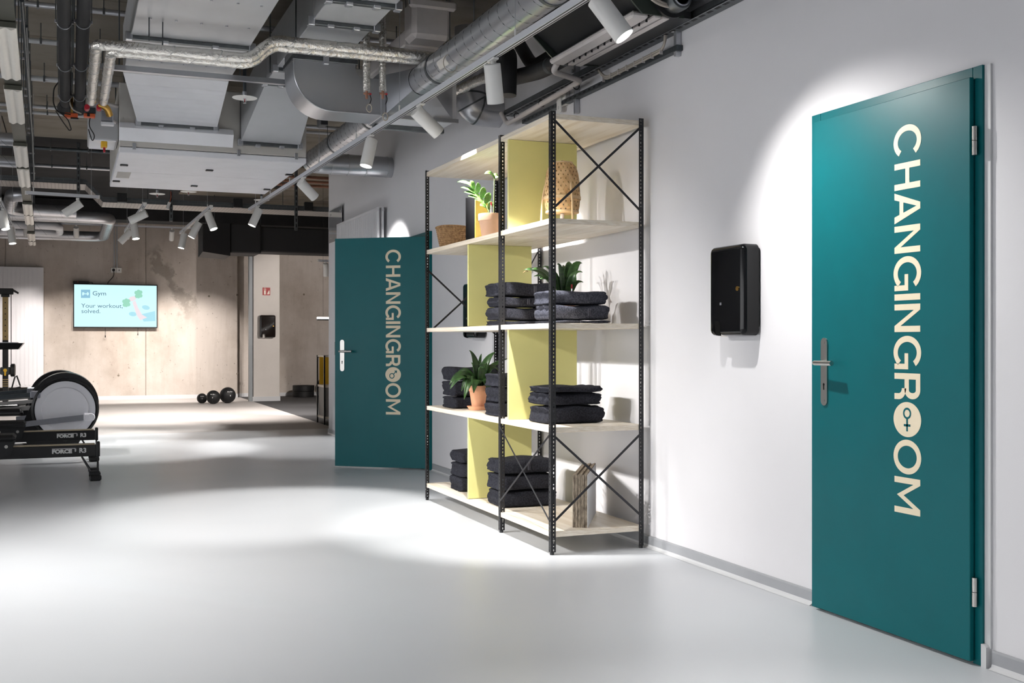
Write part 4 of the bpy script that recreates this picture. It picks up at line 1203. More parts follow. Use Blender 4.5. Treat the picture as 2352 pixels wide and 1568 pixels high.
for k, (px_, lab) in enumerate(((842, 'left'), (879, 'right'))):
    a = atZ(px_, 90, 3.3); y0 = 7.30
    top = atY(px_, 75, y0); bot = atY(px_, 210, y0)
    t = thing('drain_pipe', 'short upright foil pipe with a valve before the elbow, nearer the %s' % ('square duct' if k == 0 else 'spiral duct'), 'pipe', (bot.x, y0, bot.z))
    fine = [Vector((bot.x, y0, bot.z + .03 * j)) for j in range(int((3.5 - bot.z) / .03))]
    part(MB().tube(fine, [.025 + random.uniform(-.002, .002) for _ in fine], 14), 'foil_jacket', 'foil', t, True, ang=1.2)
    part(MB().cyl((bot.x, y0, 3.4), (bot.x, y0, CEIL - .0005), .004, 6), 'hanger_rod', 'galvanised_dark', t, True)
    part(MB().cyl((bot.x, y0, bot.z), (bot.x, y0, bot.z - .05), .009, 10), 'nipple', 'copper', t, True)
    part(MB().cyl((bot.x - .02, y0, bot.z - .015), (bot.x + .02, y0, bot.z - .015), .008, 8), 'valve_body', 'copper', t, True)
    part(MB().box(bot.x + .012, bot.x + .032, y0 - .006, y0 + .006, bot.z - .022, bot.z - .01), 'valve_lever', 'red_plastic', t, True)
    part(MB().tube([(bot.x + .018 + .018 * math.cos(j * math.pi / 8), y0, bot.z - .11 - (.0 if k == 0 else .06) + .026 * math.sin(j * math.pi / 8)) for j in range(16)], .004, 6, closed=True), 'hose_ring', 'cable_grey', t, True)
    part(MB().tube(bend([(bot.x + .02, y0, bot.z - .015), (bot.x + .035, y0, bot.z - .05), (bot.x + .02, y0, bot.z - .085)], .02, 4), .003, 6), 'hose', 'cable_black', t, True)

# ---- black insulated pipes, valves
BZ = 3.1
for k, (xa, xb_) in enumerate(((156, 143), (201, 174))):
    a = atZ(xa, 60, BZ); b_ = atZ(xb_, 236, BZ)
    X = (a.x + b_.x) / 2
    t = thing('chilled_pipe', 'black foam insulated pipe hung in clamps, %s' % ('the one nearer the white battens' if k == 0 else 'the one nearer the foil pipes'), 'pipe', (X, 4.5, BZ), 0, 'black insulated pipes')
    pth = bend([(X, 4.5, BZ), (X, b_.y, BZ), (X + .01, b_.y + .12, BZ - .0), (X + .02, b_.y + .25, BZ + .3)], .1, 5)
    part(MB().tube(pth, .039, 20), 'foam_sleeve', 'rubber_foam', t, True)
    part(MB().tube([(X, b_.y + .02, BZ), (X, b_.y + .16, BZ - .01)], [.04, .062], 18), 'sleeve_boot', 'rubber_foam', t, True)
    for py_ in (52, 152, 223):
        c = atZ(xa, py_, BZ)
        cl_ = part(MB().tube([(X + .0405 * math.cos(j * math.pi / 10), c.y, BZ + .0405 * math.sin(j * math.pi / 10)) for j in range(20)], .0035, 6, closed=True), 'pipe_clamp', 'galvanised', t, True)
        for s_ in (-1, 1):
            part(MB().cyl((X + s_ * .048, c.y, BZ - .006), (X + s_ * .048, c.y, BZ + .012), .006, 8), 'clamp_screw', 'galvanised', cl_, True)
            part(MB().cyl((X + s_ * .048, c.y, BZ), (X + s_ * .048, c.y, CEIL - .0005), .003, 6), 'clamp_rod', 'galvanised_dark', cl_, True)
va = thing('valve_actuator', 'orange and grey valve actuator under the black pipe ends', 'valve', tuple(atZ(165, 266, 2.98)))
o_ = Vector(va.location)
part(MB().box(-.055, .045, -.03, .03, -.02, .02, .006), 'motor_cover', 'orange_plastic', va)
part(MB().box(-.01, .05, -.035, .02, -.03, -.018, .003), 'coupling', 'satin_black', va)
part(MB().cyl((0, .0, .02), (0, 0, .16), .01, 8), 'stem', 'brass', va)
vb_ = thing('valve_actuator', 'orange and grey valve actuator below the foil pipe ends', 'valve', tuple(atZ(203, 262, 2.98)))
part(MB().box(-.03, .055, -.03, .03, .0, .05, .006), 'housing', 'strut_dark', vb_)
part(MB().box(-.035, .05, -.035, .025, -.03, .002, .006), 'motor_cover', 'orange_plastic', vb_)
part(MB().box(-.01, .01, -.038, -.034, -.025, .0), 'indicator', 'satin_black', vb_)
for k, px_ in enumerate((200, 228)):
    q = atZ(px_, 245, FZ) - Vector(vb_.location)
    part(MB().cyl(q, q + Vector((0, .09, 0)), .02, 10), 'valve_knob', 'red_plastic', vb_)
q = atZ(246, 247, FZ) - Vector(vb_.location)
part(MB().tube(bend([q + Vector((-.06, .0, .02)), q, q + Vector((.02, .04, -.05))], .04, 5), .026, 14), 'brass_elbow', 'brass', vb_)
q = atZ(246, 262, FZ) - Vector(vb_.location)
part(MB().box(q.x - .045, q.x + .045, q.y - .03, q.y + .03, q.z - .06, q.z + .02, .006), 'meter_body', 'alu_grey', vb_)
part(MB().box(q.x - .045, q.x + .05, q.y - .035, q.y + .03, q.z - .09, q.z - .065, .004), 'meter_plate', 'track_white', vb_)
part(MB().tube(bend([Vector((.02, .0, .0)), Vector((.0, 0, -.09)), Vector((.05, 0, -.17)), Vector((.03, 0, -.22)), Vector((.0, 0, -.12))], .04, 5), .004, 6), 'cable', 'cable_black', vb_)
lp0 = atZ(150, 262, 2.98)
lc = thing('cable_loop', 'black cable looping down beside the orange actuator', 'cable', tuple(lp0))
part(MB().tube(bend([(.04, 0, .0), (-.06, 0, .01), (-.09, 0, .08), (-.085, 0, .2), (-.05, 0, .25)], .05, 5), .005, 6), 'cable', 'cable_black', lc)
part(MB().tube(bend([(-.07, 0, .02), (-.02, 0, -.06), (.03, 0, -.13), (.045, 0, -.12), (.02, 0, -.04), (-.04, 0, .01)], .025, 5), .004, 6), 'cable_end', 'cable_black', lc)
part(MB().tube(bend([(.03, .01, .25), (.025, .01, .12), (.05, .01, .04), (.12, .01, .015)], .06, 6), .006, 8), 'grey_cable', 'cable_grey', lc)
# ---- control box beside the unit
q = atY(248, 355, AY0 + .1)
cbx = thing('control_box', 'grey sheet metal control box on the side of the air unit', 'control box', (AX0 - .12, AY0 + .3, 2.86))
part(MB().box(-.12, .1195, -.25, .22, .0, .3, .006), 'case', 'galvanised_dull', cbx, smooth=False)
part(MB().box(-.11, .1, -.24, .21, -.012, .0, .004), 'bottom_cover', 'zinc_white', cbx, smooth=False)
part(MB().box(-.02, .03, -.23, -.14, -.06, -.012, .005), 'switch_base', 'cabinet_yellow', cbx)
part(MB().box(-.002, .016, -.21, -.17, -.10, -.06, .004), 'switch_handle', 'red_plastic', cbx)
part(MB().tube(bend([(.115, -.24, .28), (-.0, -.27, .30), (-.01, -.27, .2), (.1, -.26, .14)], .06, 6), .014, 10), 'conduit_hose', 'pipe_white', cbx)
part(MB().cyl((0, 0, .3), (0, 0, CEIL - 2.8605), .005, 6), 'threaded_rod', 'galvanised_dark', cbx)
part(MB().box(-.03, .0, -.256, -.25, .24, .27), 'knockout', 'black_hole', cbx, smooth=False)

# ---- sprinklers
def sprinkler(px_, py_, z, lab):
    p = atZ(px_, py_, z)
    t = thing('sprinkler', lab, 'sprinkler', tuple(p), 0, 'ceiling sprinklers')
    part(MB().lathe([(.012, 0), (.092, .002), (.094, .005), (.012, .012)], 28), 'shield_disc', 'lamp_white', t)
    part(MB().lathe([(.012, .01), (.016, .02), (.016, .05), (.008, .055)], 12), 'fitting', 'galvanised', t)
    part(MB().cyl((0, 0, .03), (0, 0, CEIL - z - .0005), .013, 10), 'drop_pipe', 'strut_dark', t)
    part(MB().tube([(-.008, 0, 0), (-.011, 0, -.02), (0, 0, -.034), (.011, 0, -.02), (.008, 0, 0)], .0028, 6), 'yoke', 'galvanised', t)
    part(MB().cyl((0, 0, -.002), (0, 0, -.03), .003, 6), 'bulb', 'red_plastic', t)
    part(MB().cyl((0, 0, -.034), (0, 0, -.037), .012, 12), 'deflector', 'galvanised', t)
sprinkler(562, 226, 3.02, 'white sprinkler disc between the two galvanised ducts')
sprinkler(361, 446, 2.95, 'white sprinkler disc behind the air unit near the diagonal tray')
sprinkler(433, 441, 2.95, 'white sprinkler disc behind the middle of the air unit')
sprinkler(601, 460, 2.9, 'white sprinkler disc above the cable tray by the long track')

# ---- white batten row
BTZ = 2.92
bt0 = atZ(12, 60, BTZ); bt1 = atZ(74, 560, BTZ)
bd = (bt1 - bt0); bd.z = 0; BL = bd.length; bd.normalize(); bs = Vector((bd.y, -bd.x, 0))
tk = thing('batten_trunking', 'dark flat trunking that carries the row of white battens', 'trunking', tuple(bt0))
def obox(o_, d_, s_, l0, l1, w0, w1, z0, z1):
    P_ = lambda l_, w_, z: o_ + d_ * l_ + s_ * w_ + Vector((0, 0, z))
    return MB().hexa([P_(l0, w0, z0), P_(l0, w1, z0), P_(l0, w1, z1), P_(l0, w0, z1)], [P_(l1, w0, z0), P_(l1, w1, z0), P_(l1, w1, z1), P_(l1, w0, z1)])
part(obox(Vector((0, 0, 0)), bd, bs, -2.5, BL, -.052, .052, .03, .05), 'trunk', 'plate_grey', tk, smooth=False)
for l_ in [x * .9 for x in range(0, int(BL / .9))]:
    for w_ in (-.05, .05):
        q = bt0 + bd * l_ + bs * w_
        part(MB().cyl((q.x, q.y, BTZ + .05), (q.x, q.y, CEIL - .0005), .004, 6), 'threaded_rod', 'galvanised_dark', tk, True)
segs = [(60, 178), (204, 280), (334, 381), (387, 427), (468, 492), (494, 514), (536, 552), (554, 562)]
for k, (ya_, yb_) in enumerate(segs):
    a = atZ(20 + (ya_ - 60) * .124, ya_, BTZ); b_ = atZ(20 + (yb_ - 60) * .124, yb_, BTZ)
    L0 = (a - bt0).dot(bd); L1 = (b_ - bt0).dot(bd)
    t = thing('batten_light', 'white ribbed batten light in the row along the dark trunking', 'batten light', tuple(bt0 + bd * L0), 0, 'row of white battens')
    n = 25; v = []; f = []
    for l_ in (0, L1 - L0):
        for j in range(n):
            w_ = -.058 + .116 * j / (n - 1)
            zc = -.010 - .012 * (.5 - .5 * math.cos(2 * math.pi * 2 * j / (n - 1)))
            v.append(bd * l_ + bs * w_ + Vector((0, 0, zc)))
        for j in range(n):
            v.append(bd * l_ + bs * (-.058 + .116 * j / (n - 1)) + Vector((0, 0, .02)))
    N2 = 2 * n
    for j in range(n - 1):
        f.append((j, j + 1, N2 + j + 1, N2 + j)); f.append((n + j, n + j + 1, N2 + n + j + 1, N2 + n + j))
        f.append((j, j + 1, n + j + 1, n + j)); f.append((N2 + j, N2 + j + 1, N2 + n + j + 1, N2 + n + j))
    f += [(0, n, N2 + n, N2), (n - 1, 2 * n - 1, N2 + 2 * n - 1, N2 + n - 1)]
    part(MB().add(v, f), 'ribbed_cover', 'batten_white', t, ang=.9)
    part(obox(Vector((0, 0, 0)), bd, bs, -.006, .0, -.056, .056, -.008, .022), 'end_cap', 'plate_grey', t, smooth=False)
# conduits beside the battens
for k, (pa, pb_, r) in enumerate((((50, 0), (75, 330), .013), ((60, 60), (79, 420), .011))):
    a = atZ(*pa, 3.25); b_ = atZ(*pb_, 3.25)
    t = thing('conduit', 'dark slim conduit running beside the batten row, %s' % ('thicker one' if k == 0 else 'thinner one'), 'conduit', tuple(a))
    part(MB().cyl(a, b_, r, 10), 'tube', 'strut_dark', t, True)
    for s_ in (.1, .3, .5, .7, .9):
        q = a + (b_ - a) * s_
        part(MB().cyl((q.x, q.y, 3.25), (q.x, q.y, CEIL - .0005), .004, 6), 'hanger', 'galvanised_dark', t, True)
        part(MB().box(q.x - .05, q.x + .015, q.y - .012, q.y + .012, 3.262, 3.275), 'hanger_clip', 'galvanised', t, True)

# ---- crosswise pipes under the ceiling
for k, (py_, z, r, m) in enumerate(((8, 3.62, .022, 'galvanised'), (92, 3.6, .022, 'galvanised_dull'), (178, 3.6, .026, 'galvanised_dull'), (243, 3.62, .02, 'galvanised'), (257, 3.62, .018, 'galvanised_dull'), (338, 3.62, .022, 'strut_dark'), (378, 3.6, .024, 'galvanised'))):
    a = atZ(60, py_, z)
    t = thing('ceiling_pipe', 'steel pipe crossing under the concrete ceiling', 'pipe', (-2.6, a.y, z), 0, 'crosswise ceiling pipes')
    part(MB().cyl((-2.6, a.y, z), (3.0, a.y, z), r, 12), 'tube', m, t, True)
    for x in (-1.5, -.2, .25, 1.3, 2.5):
        part(MB().box(x - .008, x + .008, a.y - r - .004, a.y + r + .004, z - r - .003, z + r).cyl((x, a.y, z + r), (x, a.y, CEIL - .0005), .004, 6), 'pipe_clip', 'galvanised_dark', t, True)
for k, (py_, z) in enumerate(((408, 3.6), (427, 3.55), (418, 3.66))):
    a = atZ(720, py_, z)
    t = thing('copper_pipe', 'copper coloured pipe under the ceiling past the white wall', 'pipe', (2.0, a.y, z), 0, 'copper pipes')
    part(MB().cyl((2.0, a.y, z), (6.5, a.y, z), .022, 10), 'tube', 'copper', t, True)
    for x in (2.6, 4.0, 5.5): part(MB().box(x - .012, x + .012, a.y - .026, a.y + .026, z - .026, CEIL - .0005), 'pipe_clip', 'galvanised_dark', t, True)

# ---- silver duct loops at the left
zl = 3.15
def pz(x, y): return atZ(x, y, zl)
u0 = pz(150, 497); u1 = pz(150, 541)
xr = pz(252, 505).x
spiral_duct('spiral_duct', 'silver duct making a wide hairpin bend below the crosswise track', bend([(-3.0, u0.y, zl), (xr, u0.y, zl), (xr, u1.y, zl), (-1.2, u1.y, zl)], .3, 7), .092, .3)
c_ = pz(100, 520); xr2 = pz(136, 520).x
spiral_duct('spiral_duct', 'thin pale duct bend nested inside the hairpin duct', bend([(-3.0, c_.y, zl + .01), (xr2, c_.y, zl + .01), (xr2, c_.y + 1.2, zl - .0), (-2, c_.y + 1.2, zl)], .22, 6), .064, .3, m='zinc_white')
c_ = pz(60, 448); xe_ = pz(30, 450).x
spiral_duct('spiral_duct', 'silver duct bend tucked behind the white batten row', bend([(pz(75, 447).x, c_.y, zl), (xe_, c_.y, zl), (xe_ - .12, c_.y + 1.6, zl - .02), (xe_ + .8, c_.y + 1.75, zl - .02)], .27, 7), .094, .3)
for (py_, x0_, x1_) in ((320, 2, 34), (371, 14, 40)):
    c_ = atZ(20, py_, 3.05)
    spiral_duct('spiral_duct', 'short silver duct stub meeting the batten row, %s one' % ('one' if False else ('nearer' if py_ == 320 else 'further')), [(-1.6, c_.y, 3.05), (atZ(x1_, py_, 3.05).x, c_.y, 3.05)], .06, .3)

# ---- cable tray
TYZ = 3.0
l1 = atZ(196, 428, 3.22); r0_ = atZ(236, 466, TYZ)
ct = thing('cable_tray', 'perforated steel cable tray stepping down beside the air unit', 'cable tray', (r0_.x, r0_.y, TYZ))
def tray_piece(a, b_, w=.6, h=.07):
    a = Vector(a); b_ = Vector(b_)
    y0, y1 = -.1, w - .1
    V = lambda p, y, z: (p.x, p.y + y, p.z + z)
    part(MB().hexa([V(a, y0, 0), V(a, y1, 0), V(a, y1, .003), V(a, y0, .003)], [V(b_, y0, 0), V(b_, y1, 0), V(b_, y1, .003), V(b_, y0, .003)]), 'tray_bottom', 'tray_perf', ct, True, False)
    part(MB().hexa([V(a, y0, 0), V(a, y0 + .003, 0), V(a, y0 + .003, h), V(a, y0, h)], [V(b_, y0, 0), V(b_, y0 + .003, 0), V(b_, y0 + .003, h), V(b_, y0, h)]), 'tray_side', 'tray_side', ct, True, False)
    part(MB().hexa([V(a, y1 - .003, 0), V(a, y1, 0), V(a, y1, h), V(a, y1 - .003, h)], [V(b_, y1 - .003, 0), V(b_, y1, 0), V(b_, y1, h), V(b_, y1 - .003, h)]), 'tray_side', 'tray_side', ct, True, False)
def slotted(name, c1, c2, sx, sy, brick_w, row_h, mortar, axes):
    m = bpy.data.materials.new(name); m.use_nodes = True; nt = m.node_tree; b = nt.nodes['Principled BSDF']
    tc = nt.nodes.new('ShaderNodeTexCoord'); sp_ = nt.nodes.new('ShaderNodeSeparateXYZ'); cbn = nt.nodes.new('ShaderNodeCombineXYZ')
    nt.links.new(tc.outputs['Object'], sp_.inputs[0])
    nt.links.new(sp_.outputs[axes[0]], cbn.inputs[0]); nt.links.new(sp_.outputs[axes[1]], cbn.inputs[1])
    br_ = nt.nodes.new('ShaderNodeTexBrick')
    br_.inputs['Color1'].default_value = (*c1, 1); br_.inputs['Color2'].default_value = (*c1, 1); br_.inputs['Mortar'].default_value = (*c2, 1)
    br_.inputs['Scale'].default_value = 1.0; br_.inputs['Brick Width'].default_value = brick_w; br_.inputs['Row Height'].default_value = row_h; br_.inputs['Mortar Size'].default_value = mortar
    nt.links.new(cbn.outputs[0], br_.inputs['Vector']); nt.links.new(br_.outputs['Color'], b.inputs['Base Color'])
    b.inputs['Roughness'].default_value = .5; b.inputs['Metallic'].default_value = .4
    MATS[name] = m
slotted('tray_perf', rgb(176, 170, 165), rgb(62, 60, 58), 1, 1, .09, .03, .004, (0, 1))
slotted('tray_side', rgb(84, 88, 90), rgb(96, 100, 102), 1, 1, .12, .035, .004, (0, 2))
tray_piece((-3.0, r0_.y, 3.22), (l1.x, r0_.y, 3.22)); tray_piece((l1.x, r0_.y, 3.22), (r0_.x, r0_.y, TYZ)); tray_piece((r0_.x, r0_.y, TYZ), (4.6, r0_.y, TYZ))
for px_ in (280, 546, 708):
    q = atY(px_, 465, r0_.y - .13)
    bx_ = part(MB().box(q.x - .06, q.x + .06, q.y - .05, q.y + .015, TYZ + .0, TYZ + .12, .006), 'junction_box', 'satin_black', ct, True)
for px_, zb in ((180, 3.0), (393, 2.78), (680, 2.72)):
    q = atY(px_, 470, r0_.y - .15)
    st_ = thing('strut_channel', 'slotted steel strut hanging from the ceiling, %s' % ({180: 'left of the air unit', 393: 'in front of the middle of the cable tray', 680: 'beside the long light track'}[px_]), 'strut', (q.x, q.y, zb))
    part(MB().box(-.021, .021, -.02, .02, 0, CEIL - zb - .0005, .002), 'channel', 'galvanised_dark', st_, smooth=False)
    for j in range(9):
        part(MB().box(-.007, .007, -.0212, -.0198, .04 + j * .075, .085 + j * .075), 'slot_hole', 'slot_dark', st_, smooth=False)
rods(ct, ((-1.5, r0_.y), (1.0, r0_.y), (2.8, r0_.y)), TYZ, .004)
q = atY(384, 472, r0_.y - .2)
em = thing('hanging_sensor', 'small white cylinder clipped to the hanging strut', 'sensor', (q.x, q.y, q.z))
part(MB().cyl((0, 0, -.045), (.03, 0, .045), .02, 12), 'body', 'lamp_white', em)
part(MB().tube(bend([(.03, 0, .045), (.05, 0, .1), (.05, .05, .25)], .04, 4), .004, 6), 'lead', 'orange_plastic', em)

# ---- black duct near the concrete wall
bdt = thing('black_duct', 'large matt black duct with a stepped end box before the concrete wall', 'duct', (2.3, 19.9, 2.8))
a0 = atY(600, 578, 19.8)
zb_ = a0.z; zt_ = atY(600, 520, 19.8).z
part(MB().box(atY(575, 560, 19.8).x, 6.5, 19.8, 20.4, zb_, zt_, .02), 'main_run', 'black_duct', bdt, True)
part(MB().box(atY(528, 560, 19.7).x, atY(600, 560, 19.7).x, 19.7, 20.45, zb_ - .04, zt_ + .03, .02), 'step_collar', 'black_duct', bdt, True)
part(MB().hexa([(atY(466, 550, 19.5).x, 19.5, zb_ - .05), (atY(528, 550, 19.7).x, 19.65, zb_ - .10), (atY(528, 550, 19.7).x, 20.5, zb_ - .10), (atY(470, 550, 19.5).x, 20.5, zb_ - .08)],
               [(atY(466, 550, 19.5).x, 19.5, zt_ - .02), (atY(528, 550, 19.7).x, 19.65, zt_ + .02), (atY(528, 550, 19.7).x, 20.5, zt_ + .02), (atY(470, 550, 19.5).x, 20.5, zt_ + .02)]), 'end_box', 'black_duct', bdt, True, False)
part(MB().box(atY(760, 560, 19.78).x - 1.5, atY(760, 560, 19.78).x - 1.3, 19.78, 20.42, zb_ - .015, zt_ + .015, .01), 'joint_band', 'black_duct', bdt, True)
rods(bdt, ((3.2, 20.0), (4.5, 20.0), (2.4, 20.0)), zt_, .006)
# dark ceiling beam before the concrete wall
struct(MB().box(-6.5, 6, 21.6, 22.2, 3.42, CEIL), 'trim_2', 'dark_ceiling', 'dark downstand beam over the concrete wall', 'beam')

# ---- white ceiling cassette
wb = thing('ceiling_cassette', 'white rounded plastic unit under the ceiling beside the spiral duct', 'air unit', (2.2, 7.9, 3.2))
A_ = atZ(948, 84, 3.2); B_ = atZ(1046, 87, 3.2)
part(MB().box(A_.x, B_.x, A_.y, A_.y + .22, 3.2, 3.47, .03), 'body', 'pipe_white', wb, True)
part(MB().box(A_.x - .02, B_.x + .03, A_.y - .02, A_.y + .03, 3.40, 3.46, .012), 'rim', 'pipe_white', wb, True)
part(MB().box(A_.x, B_.x - .02, A_.y + .2, A_.y + 1.5, 3.19, 3.30, .01), 'panel', 'pipe_white', wb, True)
rods(wb, ((A_.x + .1, A_.y + .5), (B_.x - .1, A_.y + .5)), 3.3, .004)
q = atY(825, 175, 8.4)
sw = thing('junction_box', 'small white square box behind the drop elbow', 'box', (q.x, 8.4, q.z))
part(MB().box(-.05, .05, -.03, .03, -.04, .05, .005), 'case', 'lamp_white', sw)
part(MB().cyl((0, 0, .05), (0, 0, CEIL - q.z - .0005), .006, 6), 'drop_rod', 'galvanised_dark', sw)

# ---- fan coil unit above the rack
fc = thing('fan_coil_unit', 'open fan coil with black coil and pale drip tray by the wall', 'fan coil', (2.78, 5.5, 2.82))
FY0, FY1 = 4.95, 6.0
part(MB().hexa([(2.52, FY0, 3.02), (2.72, FY0, 2.87), (2.72, FY1, 2.87), (2.52, FY1, 3.02)], [(2.56, FY0, 3.42), (2.95, FY0, 3.42), (2.95, FY1, 3.42), (2.56, FY1, 3.42)]), 'coil', 'coil_black', fc, True, False)
part(MB().box(2.50, 2.53, FY0, FY1, 3.05, 3.45), 'filter_mesh', 'mesh_grey', fc, True, False)
part(MB().prism([(2.50, 3.46), (2.50, 3.02), (2.70, 2.83), (2.98, 2.83), (2.98, 3.46)], lambda a, b_, t: (a, t, b_), FY1, FY1 + .012), 'end_plate', 'coil_green', fc, True, False)
part(MB().prism([(2.50, 3.46), (2.50, 3.02), (2.70, 2.83), (2.94, 2.83), (2.94, 3.46)], lambda a, b_, t: (a, t, b_), FY0 - .012, FY0), 'end_plate', 'coil_green', fc, True, False)
part(MB().box(2.66, 2.76, FY0 + .03, FY1 + .02, 2.82, 2.855, .012), 'drip_tray', 'pipe_white', fc, True)
part(MB().box(2.775, 2.812, FY0, FY1 + .0, 2.82, 2.835, .002), 'tray_slat', 'pipe_white', fc, True)
part(MB().box(2.825, 2.862, FY0, FY1 + .0, 2.82, 2.835, .002), 'tray_slat', 'pipe_white', fc, True)
part(MB().box(2.76, 2.99, FY0, FY1, 2.836, 2.87), 'tray_carrier', 'satin_black', fc, True, False)
for k in range(12):
    y = FY0 + .06 + k * .08
    part(MB().box(2.758, 2.768, y, y + .006, 2.812, 2.834), 'tray_tab', 'satin_black', fc, True, False)
mt = part(MB().lathe([(0, 0), (.062, 0), (.066, -.01), (.066, -.09), (.058, -.105), (.03, -.11), (0, -.11)], 24, (2.865, FY0 - .012, 2.905), 'y'), 'fan_motor', 'galvanised_dark', fc, True)
part(MB().lathe([(.04, -.0), (.045, -.006), (.05, -.0)], 20, (2.865, FY0 - .123, 2.905), 'y'), 'motor_ring', 'alu_grey', mt, True)
part(MB().lathe([(.08, 0), (.105, 0), (.105, -.02), (.08, -.02)], 28, (2.86, FY0 - .013, 2.925), 'y'), 'fan_scroll', 'satin_black', fc, True)
part(MB().box(2.62, 2.70, FY0 - .07, FY0 - .013, 3.06, 3.14, .004), 'terminal_box', 'strut_dark', fc, True)
for k in range(2):
    part(MB().tube(bend([(2.60 + .015 * k, FY0 - .03, 3.25), (2.62 + .015 * k, FY0 - .05, 3.0), (2.74 + .01 * k, FY0 - .07, 2.86 + .012 * k), (2.95, FY0 - .05, 2.87), (2.985, FY0 - .04, 3.2)], .08, 6), .008, 8), 'cable', 'cable_grey', fc, True)
rods(fc, ((2.6, FY0 + .1), (2.9, FY0 + .1), (2.6, FY1 - .1), (2.9, FY1 - .1)), 3.42, .005)
# pipes from the fan coil
t = thing('chilled_pipe', 'fat black insulated pipe with a looped bend beside the fan coil', 'pipe', (2.9, 6.1, 2.95))
part(MB().tube(bend([(2.86, 6.02, 2.93), (2.86, 6.6, 2.93), (2.78, 6.95, 2.95), (2.74, 6.98, 3.08), (2.70, 6.75, 3.08), (2.68, 6.72, 2.78)], .1, 6), .052, 18), 'foam_sleeve', 'rubber_foam', t, True)
part(MB().tube(bend([(2.93, 6.02, 3.03), (2.93, 6.9, 3.03), (2.93, 7.2, 3.3)], .12, 6), .045, 18), 'foam_sleeve', 'rubber_foam', t, True)
for y in (6.2, 6.42): part(MB().tube([(2.86, y, 2.93), (2.86, y + .04, 2.93)], .0535, 18), 'tape_band', 'strut_dark', t, True)
t = thing('drain_pipe', 'white plastic drain pipe with elbows below the fan coil', 'pipe', (2.95, 6.0, 2.8))
part(MB().tube(bend([(2.72, 6.03, 2.835), (2.72, 6.1, 2.80), (2.98, 6.25, 2.80), (3.0, 7.55, 2.77), (2.98, 7.62, 2.86)], .04, 5), .018, 14), 'tube', 'pipe_white', t, True)
for y in (6.35, 6.9, 7.35):
    part(MB().tube([(2.995 + .021 * math.cos(j * math.pi / 8), y, 2.79 + .021 * math.sin(j * math.pi / 8)) for j in range(16)], .004, 6, closed=True), 'pipe_clamp', 'satin_black', t, True)
t = thing('insulated_pipe', 'crumpled foil pipe sloping down beside the silver wall bend', 'pipe', (2.6, 7.3, 3.0), 0, 'foil wrapped pipes')
a = atX(1160, 160, 2.68); b_ = atX(1090, 188, 2.72); c_ = atX(985, 244, 2.74)
fine = []
for s0, s1 in ((a, b_), (b_, c_)):
    for k in range(20): fine.append(s0 + (s1 - s0) * (k / 20))
fine.append(c_)
part(MB().tube(fine, [.036 + random.uniform(-.003, .003) for _ in fine], 14), 'foil_jacket', 'foil', t, True, ang=1.2)
part(MB().cyl(c_ + Vector((-.04, .02, 0)), c_ + Vector((.04, -.02, .01)), .014, 10), 'valve_lever', 'red_plastic', t, True)

# ---- wall struts and cables
s1 = thing('strut_rail', 'long slotted steel rail mounted high along the white wall', 'rail', (3.03, 5.0, 2.855))
part(MB().box(3.0, WX - .001, 2.0, 7.62, 2.84, 2.881, .002), 'channel', 'galvanised_dark', s1, True, False)
part(MB().box(3.0, 3.004, 2.0, 7.62, 2.838, 2.846), 'lip', 'galvanised', s1, True, False)
for k in range(70):
    y = 2.4 + k * .075
    part(MB().box(3.012, 3.03, y, y + .042, 2.8388, 2.8402), 'slot_hole', 'slot_dark', s1, True, False)
s2 = thing('strut_rail', 'lower slotted rail with tied grey cables above the rack', 'rail', (3.05, 6.0, 2.75))
z2 = 2.735
ym = atX(1560, 115, 3.05).y
part(MB().box(3.035, WX - .001, ym, 7.35, z2, z2 + .03, .002), 'channel', 'strut_dark', s2, True, False)
for k in range(20):
    y = 5.95 + k * .07
    part(MB().box(3.034, 3.0352, y, y + .03, z2 + .01, z2 + .02), 'slot_hole', 'slot_dark', s2, True, False)
for k in range(2):
    part(MB().tube(bend([(3.02, ym + .12, 3.05), (3.022 + .012 * k, ym + .1, 2.85), (3.026, ym + .12 + .02 * k, z2 + .04 - .012 * k), (3.026, 6.0, z2 + .034 - .013 * k), (3.03, 6.1, z2 + .1)], .05, 5), .0075, 8), 'cable', 'cable_grey', s2, True)
for k in range(8):
    y = ym + .15 + k * .1
    part(MB().box(3.016, 3.036, y, y + .004, z2 + .012, z2 + .046, .001), 'cable_tie', 'pipe_white', s2, True)
for px_ in (1553, 1322):
    y = atX(px_, 60, 3.05).y
    v_ = thing('strut_channel', 'upright steel strut on the wall %s' % ('beside the fan coil motor' if px_ > 1400 else 'by the thermostat'), 'strut', (3.05, y, z2 - .06))
    part(MB().box(-.008, WX - 3.051, -.014, .014, .035 if px_ > 1400 else -.03, (CEIL - z2 + .06) if px_ > 1400 else .28, .002), 'channel', 'galvanised', v_, smooth=False)
    part(MB().cyl((-.03, -.005, .17), (-.02, -.005, .17), .012, 8), 'nut', 'galvanised', v_)
    part(MB().cyl((-.03, -.005, .24), (-.02, -.005, .24), .012, 8), 'nut', 'galvanised', v_)
q = atX(1283, 230, 3.03)
th = thing('thermostat', 'flat white wall thermostat with a small dark display above the rack', 'thermostat', (WX, q.y, q.z))
part(MB().box(-.045, -.035, -.035, .035, -.085, .085, .004), 'front', 'lamp_white', th)
part(MB().box(-.0455, -.0448, -.016, .016, .03, .062), 'display', 'satin_black', th, smooth=False)
part(MB().tube([(-.0455, .008 * math.cos(j * math.pi / 6), -.05 + .01 * math.sin(j * math.pi / 6)) for j in range(12)], .0008, 4, closed=True), 'button_ring', 'alu_grey', th)
part(MB().box(-.035, -.0005, -.085, .03, -.04, .05, .004), 'back_box', 'lamp_white', th)

